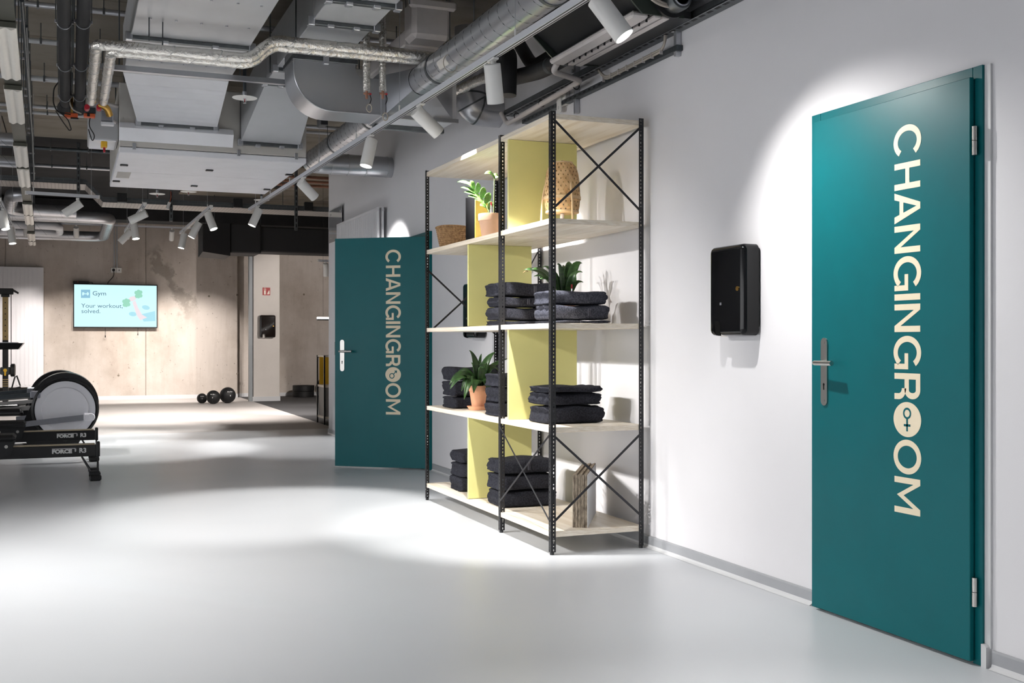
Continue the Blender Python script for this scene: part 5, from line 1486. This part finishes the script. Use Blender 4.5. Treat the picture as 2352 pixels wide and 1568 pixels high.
# ================================================================== GYM END OF THE ROOM
# ---- radiators
rd = thing('panel_radiator', 'tall white ribbed radiator on the wall behind the open teal door', 'radiator', (WX, 12.0, .6))
ry0, ry1, rz0, rz1 = 11.1, 12.95, .7, 2.56
part(MB().box(WX - .11, WX - .085, ry0, ry1, rz0, rz1, .004), 'front_panel', 'radiator_white', rd, True, False)
part(MB().box(WX - .06, WX - .035, ry0, ry1, rz0, rz1, .004), 'rear_panel', 'radiator_white', rd, True, False)
part(MB().box(WX - .086, WX - .059, ry0 + .03, ry1 - .03, rz0 + .02, rz1 - .02), 'fin_block', 'baseboard_grey', rd, True, False)
for k in range(36):
    y = ry0 + .04 + k * .05
    part(MB().box(WX - .1135, WX - .11, y, y + .024, rz0 + .03, rz1 - .03, .0015), 'rib', 'radiator_white', rd, True, False)
part(MB().cyl((WX - .1, ry0 - .012, rz1 - .03), (WX - .1, ry0, rz1 - .03), .011, 10), 'vent_plug', 'radiator_white', rd, True)
part(MB().cyl((WX - .045, ry0 - .012, rz1 - .03), (WX - .045, ry0, rz1 - .03), .011, 10), 'vent_plug', 'radiator_white', rd, True)
part(MB().box(WX - .036, WX - .0005, ry0 + .2, ry0 + .26, rz0 + .2, rz1 - .2), 'bracket', 'galvanised', rd, True)
part(MB().box(WX - .036, WX - .0005, ry1 - .26, ry1 - .2, rz0 + .2, rz1 - .2), 'bracket', 'galvanised', rd, True)
ac = thing('acrylic_panel', 'shiny clear panel standing off the white wall by the corner', 'panel', (WX, 13.4, 1.8))
part(MB().box(WX - .03, WX - .026, 13.02, 13.72, 2.40, 2.80, .001), 'sheet', 'acrylic', ac, True, False)
for y, z in ((13.1, 2.46), (13.62, 2.46), (13.1, 2.74), (13.62, 2.74)):
    part(MB().cyl((WX - .036, y, z), (WX - .0005, y, z), .012, 10), 'standoff', 'steel', ac, True)
sf = thing('lock_plate', 'small black fitting on the white wall edge beside the door handle', 'fitting', (WX, 13.4, 1.05))
part(MB().box(WX - .02, WX - .0005, 13.25, 13.45, 1.0, 1.17, .006), 'cover', 'satin_black', sf, True)
part(MB().box(WX - .023, WX - .02, 13.3, 13.4, 1.05, 1.12, .002), 'button', 'strut_dark', sf, True)

r2 = thing('panel_radiator', 'wide white ribbed radiator on the concrete wall beside the screen', 'radiator', (atY(40, 700, YF).x, YF, .2))
x1 = atY(100, 700, YF - .1).x; x0 = x1 - 1.9
zt = atY(60, 613, YF - .1).z; zb = atY(60, 889, YF - .1).z
part(MB().box(x0, x1, YF - .12, YF - .09, zb, zt, .005), 'front_panel', 'radiator_white', r2, True, False)
part(MB().box(x0 + .01, x1 - .01, YF - .085, YF - .03, zb + .01, zt - .01), 'rear_panel', 'radiator_white', r2, True, False)
n = 24
for k in range(n):
    x = x0 + .04 + k * (1.9 - .08) / n
    part(MB().box(x, x + .036, YF - .126, YF - .12, zb + .04, zt - .04, .002), 'rib', 'radiator_white', r2, True, False)
part(MB().box(x0, x1, YF - .095, YF - .084, zb + .1, zt - .1), 'spacer', 'baseboard_grey', r2, True, False)
part(MB().box(x0 + .3, x0 + .36, YF - .03, YF - .0005, zb + .3, zt - .3), 'bracket', 'galvanised', r2, True)
part(MB().box(x1 - .36, x1 - .3, YF - .03, YF - .0005, zb + .3, zt - .3), 'bracket', 'galvanised', r2, True)
bk_ = solo(MB().box(x0, x1 + .05, YF - .03, YF - .017, .078, zb - .02, .004), 'kick_panel', 'satin_black', 'dark kick panel under the wide ribbed radiator', 'panel')

# ---- screen
YT = YF - .11
tl = atY(168, 650, YT); tr = atY(362, 654, YT); bl = atY(170, 752.5, YT)
TW, THT = tr.x - tl.x, (tl.z + tr.z) / 2 - bl.z
tv = thing('wall_screen', 'large flat screen showing a pale blue gym advert', 'screen', ((tl.x + tr.x) / 2, YT, bl.z))
part(MB().box(-TW / 2, TW / 2, 0, .045, 0, THT, .006), 'bezel', 'satin_black', tv, smooth=False)
part(MB().box(-.25, .25, .045, .1095, .25, .65), 'wall_mount', 'satin_black', tv, smooth=False)
scr = part(MB().box(-TW / 2 + .02, TW / 2 - .02, -.002, .001, .022, THT - .022), 'display', 'screen', tv, smooth=False)
def tvp(px_, py_):        # photo pixel on the screen -> local x, z
    q = atY(px_, py_, YT); return q.x - tv.location.x, q.z - tv.location.z
def flat(pix, name, m, dep):
    pts = [tvp(*p) for p in pix]
    part(MB().prism(pts, lambda a, b_, t: (a, t, b_), -dep, -dep - .0006), name, m, scr, smooth=False)
flat([(186, 665), (207, 665), (207, 684), (186, 684)], 'logo_tile', 'screen_blue', .0021)
flat([(193, 673.6), (200, 673.6), (200, 675.6), (193, 675.6)], 'logo_bar', 'screen', .0029)
for s_ in (-1, 1):
    cx_ = 196.5 + s_ * 5.5
    flat([(cx_ - 2.2, 671), (cx_ + 2.2, 671) if s_ < 0 else (cx_, 670), (cx_ + 2.6, 674.5), (cx_ + .5, 678.5), (cx_ - 2.2, 678)], 'logo_weight', 'screen', .0029)
def oval(cx_, cy_, rx_, ry_, rot=0, n=18, wob=0.0):
    o_ = []
    for k in range(n):
        a = 2 * math.pi * k / n; r_ = 1 + wob * math.sin(5 * a)
        x_, y_ = rx_ * r_ * math.cos(a), ry_ * r_ * math.sin(a)
        o_.append((cx_ + x_ * math.cos(rot) - y_ * math.sin(rot), cy_ + x_ * math.sin(rot) + y_ * math.cos(rot)))
    return o_
flat(oval(335, 706, 9, 5, .2), 'picture_shadow', 'screen_pale', .0021)
flat(oval(305, 721, 9, 5, .1), 'picture_shadow', 'screen_pale', .0021)
flat([(322, 722), (356, 714), (357, 737), (330, 738)], 'picture_shadow', 'screen_pale', .0023)
flat([(304, 694), (311, 690), (317, 706), (326, 722), (338, 729), (322, 735), (314, 724)], 'picture_arm', 'screen_skin', .0029)
flat(oval(304, 686, 9, 5.5, -.3, wob=.04), 'picture_hand', 'screen_skin', .0036)
for bx_, by_ in ((290, 695), (318, 675)):
    for k, (dx, dy, r_) in enumerate(((0, 0, 6), (-5, -3, 4.4), (5, -4, 4.2), (-4, 5, 4.4), (5, 4, 4.4), (0, -6, 4), (0, 6, 4))):
        flat(oval(bx_ + dx, by_ + dy, r_, r_), 'picture_broccoli', 'screen_green', .0043 + .0001 * k)
def tv_text(s_, px_, py_, hpx, m='screen_text'):
    sz = hpx * 23.5 / 2537 * 1.38
    me = text_mesh(s_, sz, 'text', m, .0003)
    a, b_ = tvp(px_, py_)
    M = Matrix.Translation((a, -.0035, b_)) @ Matrix.Rotation(math.pi / 2, 4, 'X') @ Matrix.Diagonal((1.12, 1, 1, 1))
    put_mesh(me, 'screen_text', scr, M)
tv_text('Gym', 212, 678, 9.5); tv_text('Your workout,', 186.5, 706, 9.0); tv_text('solved.', 186.5, 718.5, 9.0)
mb_ = thing('media_box', 'small black media box resting on top of the screen', 'media box', (tvp(190, 649)[0] + tv.location.x, YT + .02, bl.z + THT + .0005))
part(MB().box(-.18, .12, -.015, .02, 0, .045, .01), 'case', 'satin_black', mb_)
part(MB().box(-.1, -.085, -.0165, -.0145, .02, .032), 'status_light', 'orange_plastic', mb_)
part(MB().tube(bend([(.12, 0, .02), (.17, 0, .03), (.2, .01, -.02)], .02, 4), .006, 6), 'lead', 'cable_black', mb_)
q = atY(267, 620.5, YF)
so = thing('wall_socket', 'white double socket with a plugged black lead above the screen', 'socket', (q.x, YF, q.z))
for s_ in (-1, 1):
    pl_ = part(MB().box(s_ * .052 - .05, s_ * .052 + .05, -.035, -.0005, -.05, .05, .006), 'faceplate', 'lamp_white', so)
part(MB().cyl((-.052, -.036, 0), (-.052, -.07, 0), .028, 14), 'plug', 'satin_black', so)
part(MB().box(.045, .06, -.037, -.034, -.012, .012), 'usb_slot', 'satin_black', so)
part(MB().tube(bend([(-.052, -.07, -.0), (-.045, -.08, -.12), (-.16, -.06, -.25), (-.17, -.05, -.31)], .08, 5), .007, 6), 'lead', 'cable_black', so)
for k, px_ in enumerate((262.5, 268.5)):
    x = atY(px_, 560, YF).x
    t = solo(MB().cyl((x, YF - .016, q.z + .052), (x, YF - .016, CEIL), .014, 10), 'conduit', 'galvanised_dull', 'thin grey conduit dropping to the wall socket', 'conduit', 'socket conduits')
for k, px_ in enumerate((241.5, 316)):
    x = atY(px_, 760, YF).x
    za = bl.z
    c = thing('screen_cord', 'thin pull cord hanging below the screen', 'cord', (x, YT + .02, za - .0005), 0, 'pull cords under the screen')
    part(MB().cyl((0, 0, 0), (0, 0, -.15 if k == 0 else -.11), .004, 6), 'cord', 'cable_black', c)
    part(MB().cyl((0, 0, -.15 if k == 0 else -.11), (0, 0, -.19 if k == 0 else -.145), .009, 8), 'toggle', 'cable_black', c)

# ---- sign on the column
q0 = atY(603, 660, CYF); q1 = atY(620.5, 678, CYF)
sg = thing('fire_sign', 'red fire extinguisher sign turned sideways on the pale column', 'sign', ((q0.x + q1.x) / 2, CYF, q1.z))
SWd, SHt = q1.x - q0.x, q0.z - q1.z
part(MB().box(-SWd / 2, SWd / 2, -.004, -.0005, 0, SHt), 'plate', 'red_sign', sg, smooth=False)
part(MB().box(-SWd * .32, -SWd * .06, -.006, -.004, SHt * .10, SHt * .58, .004), 'extinguisher_mark', 'sign_white', sg)
part(MB().box(-SWd * .34, -SWd * .02, -.006, -.004, SHt * .64, SHt * .70, .002).tube([(-SWd * .2 + .018 * math.cos(j * math.pi / 5), -.005, SHt * .8 + .018 * math.sin(j * math.pi / 5)) for j in range(10)], .004, 4, closed=True), 'hose_mark', 'sign_white', sg)
fl_ = MB()
for k, (dx, r_) in enumerate(((.0, .18), (.1, .28), (.2, .22))):
    fl_.prism([(SWd * .08 + SWd * dx, SHt * .12), (SWd * .30 + SWd * dx * .6, SHt * (.14 + dx * .2)), (SWd * .33 + SWd * dx * .3, SHt * (.4 + r_)), (SWd * .18 + SWd * dx * .5, SHt * (.3 + r_ * .5))], lambda a, b_, t: (a, t, b_), -.004, -.006 - .0004 * k)
part(fl_, 'flame_mark', 'sign_white', sg, smooth=False)

# ---- medicine balls
def ball(px_, py_, rpx, lab):
    y0 = py_ + rpx * .96
    p = atZ(px_, y0 , 0)
    dist = p.x * ST + p.y * CT
    r = rpx * dist / FPX
    t = thing('medicine_ball', lab, 'ball', (p.x, p.y, 0), random.uniform(-.3, .3), 'medicine balls')
    pr = [(0.0, 0.0)] + [(r * math.sin(math.pi * k / 20), r - r * math.cos(math.pi * k / 20)) for k in range(1, 20)] + [(0.0, 2 * r)]
    part(MB().lathe(pr, 32), 'shell', 'rubber', t)
    for k in range(4):
        a0 = k * math.pi / 4
        part(MB().tube([((r + .0005) * math.cos(j * math.pi / 16) * math.cos(a0), (r + .0005) * math.cos(j * math.pi / 16) * math.sin(a0), r + (r + .0005) * math.sin(j * math.pi / 16)) for j in range(32)], .0025, 4, closed=True), 'seam', 'satin_black', t)
    def on(az, elv, rr=1.004): return (r * rr * math.sin(az) * math.cos(elv), -r * rr * math.cos(az) * math.cos(elv), r + r * rr * math.sin(elv))
    mk = MB()
    for j in range(6):
        a = -.35 + .13 * j
        mk.add([on(a, .42 + .05 * (j % 2)), on(a + .08, .42), on(a + .08, .54), on(a, .56 - .05 * (j % 3))], [(0, 1, 2, 3)])
    mk.add([on(-.05, -.1), on(.06, -.1), on(.06, .06), on(-.05, .06)], [(0, 1, 2, 3)])
    part(mk, 'printed_mark', 'print_white', t)
ball(464, 915, 11.2, 'smallest black medicine ball beside two larger ones')
ball(490, 912.5, 15.5, 'middle-sized black medicine ball between the other two')
ball(523, 908, 18.2, 'largest black medicine ball by the pale column')
# ---- bumper plates
pc = atZ(696.5, 911, 0)
def plate_at(loc, lab, rx=0.0, r=.228, th=.12):
    t = thing('bumper_plate', lab, 'weight plate', loc, 0, 'bumper plates')
    t.rotation_euler = (rx, 0, 0)
    part(MB().lathe([(.03, .012), (.12, .012), (.14, 0), (r - .006, 0), (r, .006), (r, th - .006), (r - .006, th), (.14, th), (.12, th - .012), (.03, th - .012), (.03, .012)], 40), 'disc', 'rubber', t)
    part(MB().lathe([(.025, .008), (.036, .008), (.036, th - .008), (.025, th - .008), (.025, .008)], 24), 'hub', 'steel', t)
    part(MB().lathe([(r + .0005, th / 2 - .004), (r + .0015, th / 2), (r + .0005, th / 2 + .004)], 40), 'edge_ring', 'satin_black', t)
plate_at((pc.x, pc.y, .0015), 'lower thick black bumper plate lying on the rubber floor')
plate_at((pc.x + .005, pc.y - .003, .124), 'upper thick black bumper plate lying on another plate')
q = atZ(750, 909, 0)
plate_at((q.x + .05, q.y + .08, .232), 'thin black bumper plate leaning upright behind the yellow cabinet', math.radians(80), .225, .05)
# ---- yellow cabinet rack
q = atZ(745.5, 975, 0)
cbn_ = thing('storage_rack', 'storage rack with a yellow panel and grey drawers past the white wall', 'shelf', (q.x, q.y, 0))
dz = lambda py_: H + (784 - py_) * (q.x * ST + q.y * CT) / FPX
part(MB().box(.01, .9, .01, .45, dz(957), dz(890), .004), 'drawer_block', 'cabinet_grey', cbn_, smooth=False)
part(MB().box(.0, .9, .0, .46, dz(890), dz(885)), 'shelf_board', 'pale_oak', cbn_, smooth=False)
part(MB().box(.0, .9, .0, .46, dz(962), dz(957)), 'shelf_board', 'pale_oak', cbn_, smooth=False)
part(MB().box(.02, .9, .43, .45, dz(885), dz(820)), 'back_panel', 'cabinet_yellow', cbn_, smooth=False)
part(MB().box(.0, .9, .0, .46, dz(820), dz(816)), 'shelf_board', 'pale_oak', cbn_, smooth=False)
for x, y in ((-.012, -.012), (.9, -.012), (-.012, .46), (.9, .46)):
    part(MB().box(x, x + .02, y, y + .02, 0, dz(816)), 'post', 'black_steel', cbn_, smooth=False)
part(MB().cyl((0, .47, dz(885)), (.9, .47, dz(820)), .004, 6), 'cross_brace', 'black_steel', cbn_); part(MB().cyl((0, .475, dz(820)), (.9, .475, dz(885)), .004, 6), 'cross_brace', 'black_steel', cbn_)
q = atY(742, 731, 17.5)
lb = thing('linear_lamp', 'thin black lamp bar with a glowing white strip past the white wall', 'lamp', (q.x, 17.5, q.z))
part(MB().box(-.10, 1.2, -.03, .03, -.03, -.008, .003), 'bar', 'satin_black', lb)
part(MB().box(-.095, 1.19, -.025, .025, -.008, .02, .003), 'light_strip', 'led_strip', lb)
part(MB().cyl((0, 0, .02), (0, 0, CEIL - q.z - .0005), .002, 6), 'wire', 'cable_black', lb); part(MB().cyl((1.0, 0, .02), (1.0, 0, CEIL - q.z - .0005), .002, 6), 'wire', 'cable_black', lb)

# ---- cable machine
MYc = 20.6
q = atY(12.5, 900, MYc)
cm = thing('cable_machine', 'cable machine with a gold perforated upright and hanging black grips', 'gym machine', (q.x, MYc, 0))
mz = lambda py_: H + (784 - py_) * (q.x * ST + MYc * CT) / FPX
mw = .045
part(MB().box(-mw, mw, -.05, .05, mz(781), mz(682), .004), 'upright', 'gold_steel', cm, smooth=False)
part(MB().box(-mw, mw, -.05, .05, .06, mz(781), .004), 'lower_upright', 'black_steel', cm, smooth=False)
for k in range(7):
    part(MB().cyl((0, -.0505, mz(695 + 13 * k)), (0, -.053, mz(695 + 13 * k)), .011, 8), 'pin_hole', 'satin_black', cm)
for k in range(4):
    part(MB().box(-mw - .001, mw + .001, -.052, -.05, mz(872 + 5 * k), mz(870 + 5 * k)), 'wear_mark', 'gold_steel', cm, smooth=False)
xl = atY(0, 670, MYc).x - q.x - .6; xr_ = atY(31, 670, MYc).x - q.x; xt = atY(42, 673, MYc).x - q.x
part(MB().box(xl, xr_, -.06, .06, mz(676), mz(662), .01), 'top_beam', 'satin_black', cm)
part(MB().hexa([(xr_ - .02, -.04, mz(668)), (xr_ - .02, .04, mz(668)), (xr_ - .02, .04, mz(662)), (xr_ - .02, -.04, mz(662))], [(xt, -.03, mz(675)), (xt, .03, mz(675)), (xt + .01, .03, mz(671)), (xt + .01, -.03, mz(671))]), 'pull_up_grip', 'satin_black', cm, smooth=False)
part(MB().box(-mw - .02, mw + .02, -.06, .06, mz(682), mz(676), .006), 'beam_bracket', 'satin_black', cm)
xc = atY(25.5, 800, MYc).x - q.x
part(MB().cyl((xc, 0, mz(840)), (xc, 0, mz(676)), .006, 6), 'steel_cable', 'strut_dark', cm)
part(MB().box(-mw - .035, mw + .035, -.08, .06, mz(860), mz(843), .012), 'carriage', 'strut_dark', cm)
part(MB().cyl((0, -.08, mz(850)), (0, -.11, mz(850)), .03, 12).box(-.014, .014, -.105, -.085, mz(862), mz(850)), 'lock_pin', 'cabinet_yellow', cm)
part(MB().lathe([(.02, -.04), (.085, -.04), (.11, -.03), (.11, .03), (.085, .04), (.02, .04)], 24, (xc + .03, -.05, mz(850)), 'x'), 'pulley', 'satin_black', cm)
gx, gz = atY(36, 880, MYc).x - q.x, mz(893)
gp = part(MB().tube([(gx - .06, -.1, mz(893)), (gx - .01, -.1, mz(866)), (gx + .02, -.1, mz(862)), (gx + .075, -.1, mz(886))], .012, 6), 'grip_strap', 'cable_black', cm)
part(MB().cyl((gx - .08, -.1, mz(895)), (gx + .085, -.1, mz(889)), .02, 10), 'grip_handle', 'satin_black', gp)
part(MB().box(-.6, .35, -.3, .3, 0, .06, .01), 'base', 'black_steel', cm, smooth=False)
part(MB().box(xl, xl + .09, -.05, .05, .06, mz(676)), 'lower_upright', 'black_steel', cm, smooth=False)

# ---- elliptical trainers
ec = atY(150, 940, 12.55)
def elliptical(loc, lab):
    # local: wheel disc centre at x=0, z=cz, disc front face at y=0, machine runs towards -x
    t = thing('elliptical_trainer', lab, 'gym machine', loc, 0, 'elliptical trainers')
    cz = ec.z; R_ = .297
    outer = []
    for k in range(33):
        a = math.radians(-55 + 230 * k / 32)
        rr_ = .330 + .035 * math.sin(max(0, a))
        outer.append((rr_ * math.cos(a) - .0, cz + .02 + rr_ * math.sin(a)))
    outer += [(-.43, cz - .18), (-.36, .07), (.12, .07)]
    part(MB().prism(outer, lambda a, b_, q_: (a, q_, b_), .03, .44), 'casing', 'machine_black', t, ang=.5)
    ringp = [((R_ + .02 + .055 * (1 if k % 1 == 0 else 0)) * math.cos(2 * math.pi * k / 48), (R_ + .035) * math.sin(2 * math.pi * k / 48)) for k in range(48)]
    part(MB().lathe([(R_ + .004, .0), (R_ + .014, -.016), (R_ + .034, -.01), (R_ + .04, .05), (R_ + .004, .05), (R_ + .004, .0)], 56, (0, 0.0, cz), 'y'), 'wheel_rim', 'machine_black', t)
    part(MB().lathe([(0.0, -.004), (.20, -.004), (.215, -.012), (.228, -.012), (.236, -.002), (R_, -.002), (R_ + .003, .02), (0.0, .02)], 56, (0, 0, cz), 'y'), 'wheel_disc', 'machine_grey', t)
    cr = part(MB().hexa([(-.45, -.05, cz - .175), (-.45, -.03, cz - .175), (-.45, -.03, cz - .12), (-.45, -.05, cz - .12)], [(.19, -.05, cz - .115), (.19, -.03, cz - .115), (.19, -.03, cz - .055), (.19, -.05, cz - .055)]), 'crank_arm', 'alu_grey', t, smooth=False)
    part(MB().box(.17, .25, -.06, -.015, cz - .128, cz - .04, .018).lathe([(0, -.06), (.036, -.058), (.044, -.045), (.044, -.012), (0, -.012)], 20, (.25, 0, cz - .085), 'y'), 'crank_cap', 'machine_grey', cr)
    part(MB().hexa([(-1.5, .0, cz + .04), (-1.5, .05, cz + .04), (-1.5, .05, cz + .08), (-1.5, 0, cz + .08)], [(-.30, .0, cz + .14), (-.30, .05, cz + .14), (-.30, .05, cz + .185), (-.30, 0, cz + .185)]), 'link_bar', 'strut_dark', t, smooth=False)
    part(MB().box(-.34, -.24, -.01, .07, cz + .125, cz + .20, .008), 'link_socket', 'alu_grey', t)
    part(MB().hexa([(-1.5, .02, cz + .0), (-1.5, .07, cz + .0), (-1.5, .07, cz + .03), (-1.5, .02, cz + .03)], [(-.28, .02, cz + .075), (-.28, .07, cz + .075), (-.28, .07, cz + .11), (-.28, .02, cz + .11)]), 'guide_rail', 'steel', t, smooth=False)
    part(MB().hexa([(-1.5, .06, cz - .06), (-1.5, .12, cz - .06), (-1.5, .12, cz - .02), (-1.5, .06, cz - .02)], [(-.28, .06, cz + .0), (-.28, .12, cz + .0), (-.28, .12, cz + .045), (-.28, .06, cz + .045)]), 'guide_rail', 'steel', t, smooth=False)
    part(MB().box(-.95, -.42, -.10, .04, cz - .03, cz + .02, .015), 'pedal', 'machine_black', t)
    part(MB().box(-.95, -.42, .34, .48, cz - .08, cz - .03, .015), 'pedal', 'machine_black', t)
    part(MB().box(-1.9, .05, .17, .27, .03, .09, .01), 'base_beam', 'machine_black', t, smooth=False)
    for x in (-1.85, .0):
        part(MB().cyl((x, -.08, .031), (x, .52, .031), .03, 12), 'foot_bar', 'machine_black', t)
    part(MB().hexa([(-1.75, .17, .09), (-1.65, .17, .09), (-1.65, .27, .09), (-1.75, .27, .09)], [(-1.42, .18, 1.1), (-1.34, .18, 1.1), (-1.34, .26, 1.1), (-1.42, .26, 1.1)]), 'mast', 'machine_black', t, smooth=False)
    return t
ez = (ec.x, ec.y + .002, 0)
e1 = elliptical(ez, 'elliptical trainer with a pale grey flywheel disc behind the rowers')
e2 = copy_tree(e1, None, (ec.x - .06, ec.y + .95, 0), 0, 'elliptical trainer standing behind the one with the visible flywheel')
ORG[e2.name] = tuple(e2.location)
q = atY(0, 796, 12.75)
xw = atY(55, 790, 12.75).x - ec.x
zc1, zc0 = atY(40, 787.5, 12.75).z, atY(40, 805, 12.75).z
cs = part(MB().hexa([(-1.55, .05, zc0), (-.0 + xw - .05, .05, zc0 + .015), (xw - .05, .42, zc0 + .015), (-1.55, .42, zc0)], [(-1.55, .03, zc1), (xw, .03, zc1), (xw, .45, zc1), (-1.55, .45, zc1)]), 'console', 'machine_black', e1, smooth=False)
part(MB().box(-1.5, xw - .06, .04, .44, zc1 + .0005, zc1 + .008, .002), 'console_top', 'track_white', cs, smooth=False)

# ---- rowing machines
def rower(yr, xe_, zr0, zr1, lab):
    t = thing('rowing_machine', lab, 'rowing machine', (xe_, yr, 0), 0, 'rowing machines')
    # local: rail end at x=0, rail towards -x
    part(MB().box(-2.1, 0, -.035, .035, zr0, zr1, .003), 'rail', 'machine_black', t, smooth=False)
    part(MB().box(-2.1, -.01, -.03, .03, zr1 + .0005, zr1 + .012, .002), 'rail_top', 'rail_top', t, smooth=False)
    part(MB().box(.0005, .03, -.042, .042, zr0 - .005, zr1 + .025, .006), 'end_cap', 'satin_black', t)
    part(MB().tube([(-.115, -.036, zr0), (-.045, -.05, .075)], .0065, 6).tube([(.014, -.036, zr0), (.014, -.05, .075)], .0065, 6).tube([(-.115, .036, zr0), (-.045, .2, .075)], .0065, 6).tube([(.014, .036, zr0), (.014, .2, .075)], .0065, 6), 'leg_frame', 'satin_black', t)
    for yf in (-.055, .195):
        part(MB().box(-.06, .028, yf - .03, yf + .03, .046, .082, .006), 'foot_bracket', 'satin_black', t)
        part(MB().box(-.055, .04, yf - .045, yf + .045, 0.0, .05, .012), 'rubber_foot', 'rubber', t)
    # seat and carriage
    part(MB().box(-.92, -.62, -.14, .14, zr1 + .055, zr1 + .11, .02), 'seat', 'rubber', t)
    sc = part(MB().prism([(-.92, zr1 + .06), (-.86, zr1 - .06), (-.80, zr1 - .075), (-.72, zr1 - .075), (-.66, zr1 - .06), (-.62, zr1 + .06)], lambda a, b_, q_: (a, q_, b_), -.065, -.045), 'carriage', 'satin_black', t, smooth=False)
    part(MB().prism([(-.92, zr1 + .06), (-.86, zr1 - .06), (-.80, zr1 - .075), (-.72, zr1 - .075), (-.66, zr1 - .06), (-.62, zr1 + .06)], lambda a, b_, q_: (a, q_, b_), .045, .065), 'carriage', 'satin_black', t, smooth=False)
    for x in (-.85, -.69):
        part(MB().cyl((x, -.068, zr1 + .01), (x, -.062, zr1 + .01), .014, 10), 'roller_bolt', 'steel', sc)
    # flywheel end, beyond the picture
    part(MB().lathe([(0, -.1), (.26, -.1), (.28, -.08), (.28, .08), (.26, .1), (0, .1)], 32, (-2.3, 0, .40), 'y'), 'flywheel_housing', 'machine_black', t)
    part(MB().box(-2.5, -2.1, -.25, .25, 0, .06, .01), 'front_foot', 'satin_black', t)
    part(MB().box(-2.35, -2.2, -.05, .05, .05, .3), 'front_post', 'satin_black', t)
    # lettering
    hh = (zr1 - zr0)
    M0 = Matrix.Rotation(math.pi / 2, 4, 'X')
    me = text_mesh('FORCE', hh * .44, 'text', 'print_white', .0004, .0028)
    put_mesh(me, 'rail_lettering', t, Matrix.Translation((-.345, -.0357, zr0 + hh * .36)) @ M0 @ Matrix.Diagonal((1.18, 1, 1, 1)))
    part(MB().box(-.345, -.165, -.0362, -.0355, zr0 + hh * .72, zr0 + hh * .77), 'lettering_bar', 'print_white', t, smooth=False)
    me = text_mesh('USA', hh * .16, 'text', 'print_white', .0004, .0008)
    put_mesh(me, 'rail_lettering', t, Matrix.Translation((-.168, -.0357, zr0 + hh * .74)) @ M0 @ Matrix.Rotation(-math.pi / 2, 4, 'Z'))
    me = text_mesh('R3', hh * .56, 'text', 'print_white', .0004, .002)
    put_mesh(me, 'rail_lettering', t, Matrix.Translation((-.135, -.0357, zr0 + hh * .36)) @ M0)
    return t
e_ = atZ(222, 1103, 0)
def rz(py_, Y, X): return H + (784 - py_) * (X * ST + Y * CT) / FPX
Y1 = e_.y + .05; X1 = atY(221, 1040, Y1 - .035).x
rower(Y1, X1, rz(1047, Y1 - .03, X1), rz(1021, Y1 - .03, X1), 'rowing machine with black lettered rail standing clear of the other rower')
e_ = atZ(218, 1059, 0); Y2 = e_.y + .05; X2 = atY(218, 1000, Y2 - .035).x
rower(Y2, X2, rz(1010, Y2 - .03, X2), rz(988, Y2 - .03, X2), 'rowing machine with black lettered rail standing next to the elliptical trainer')
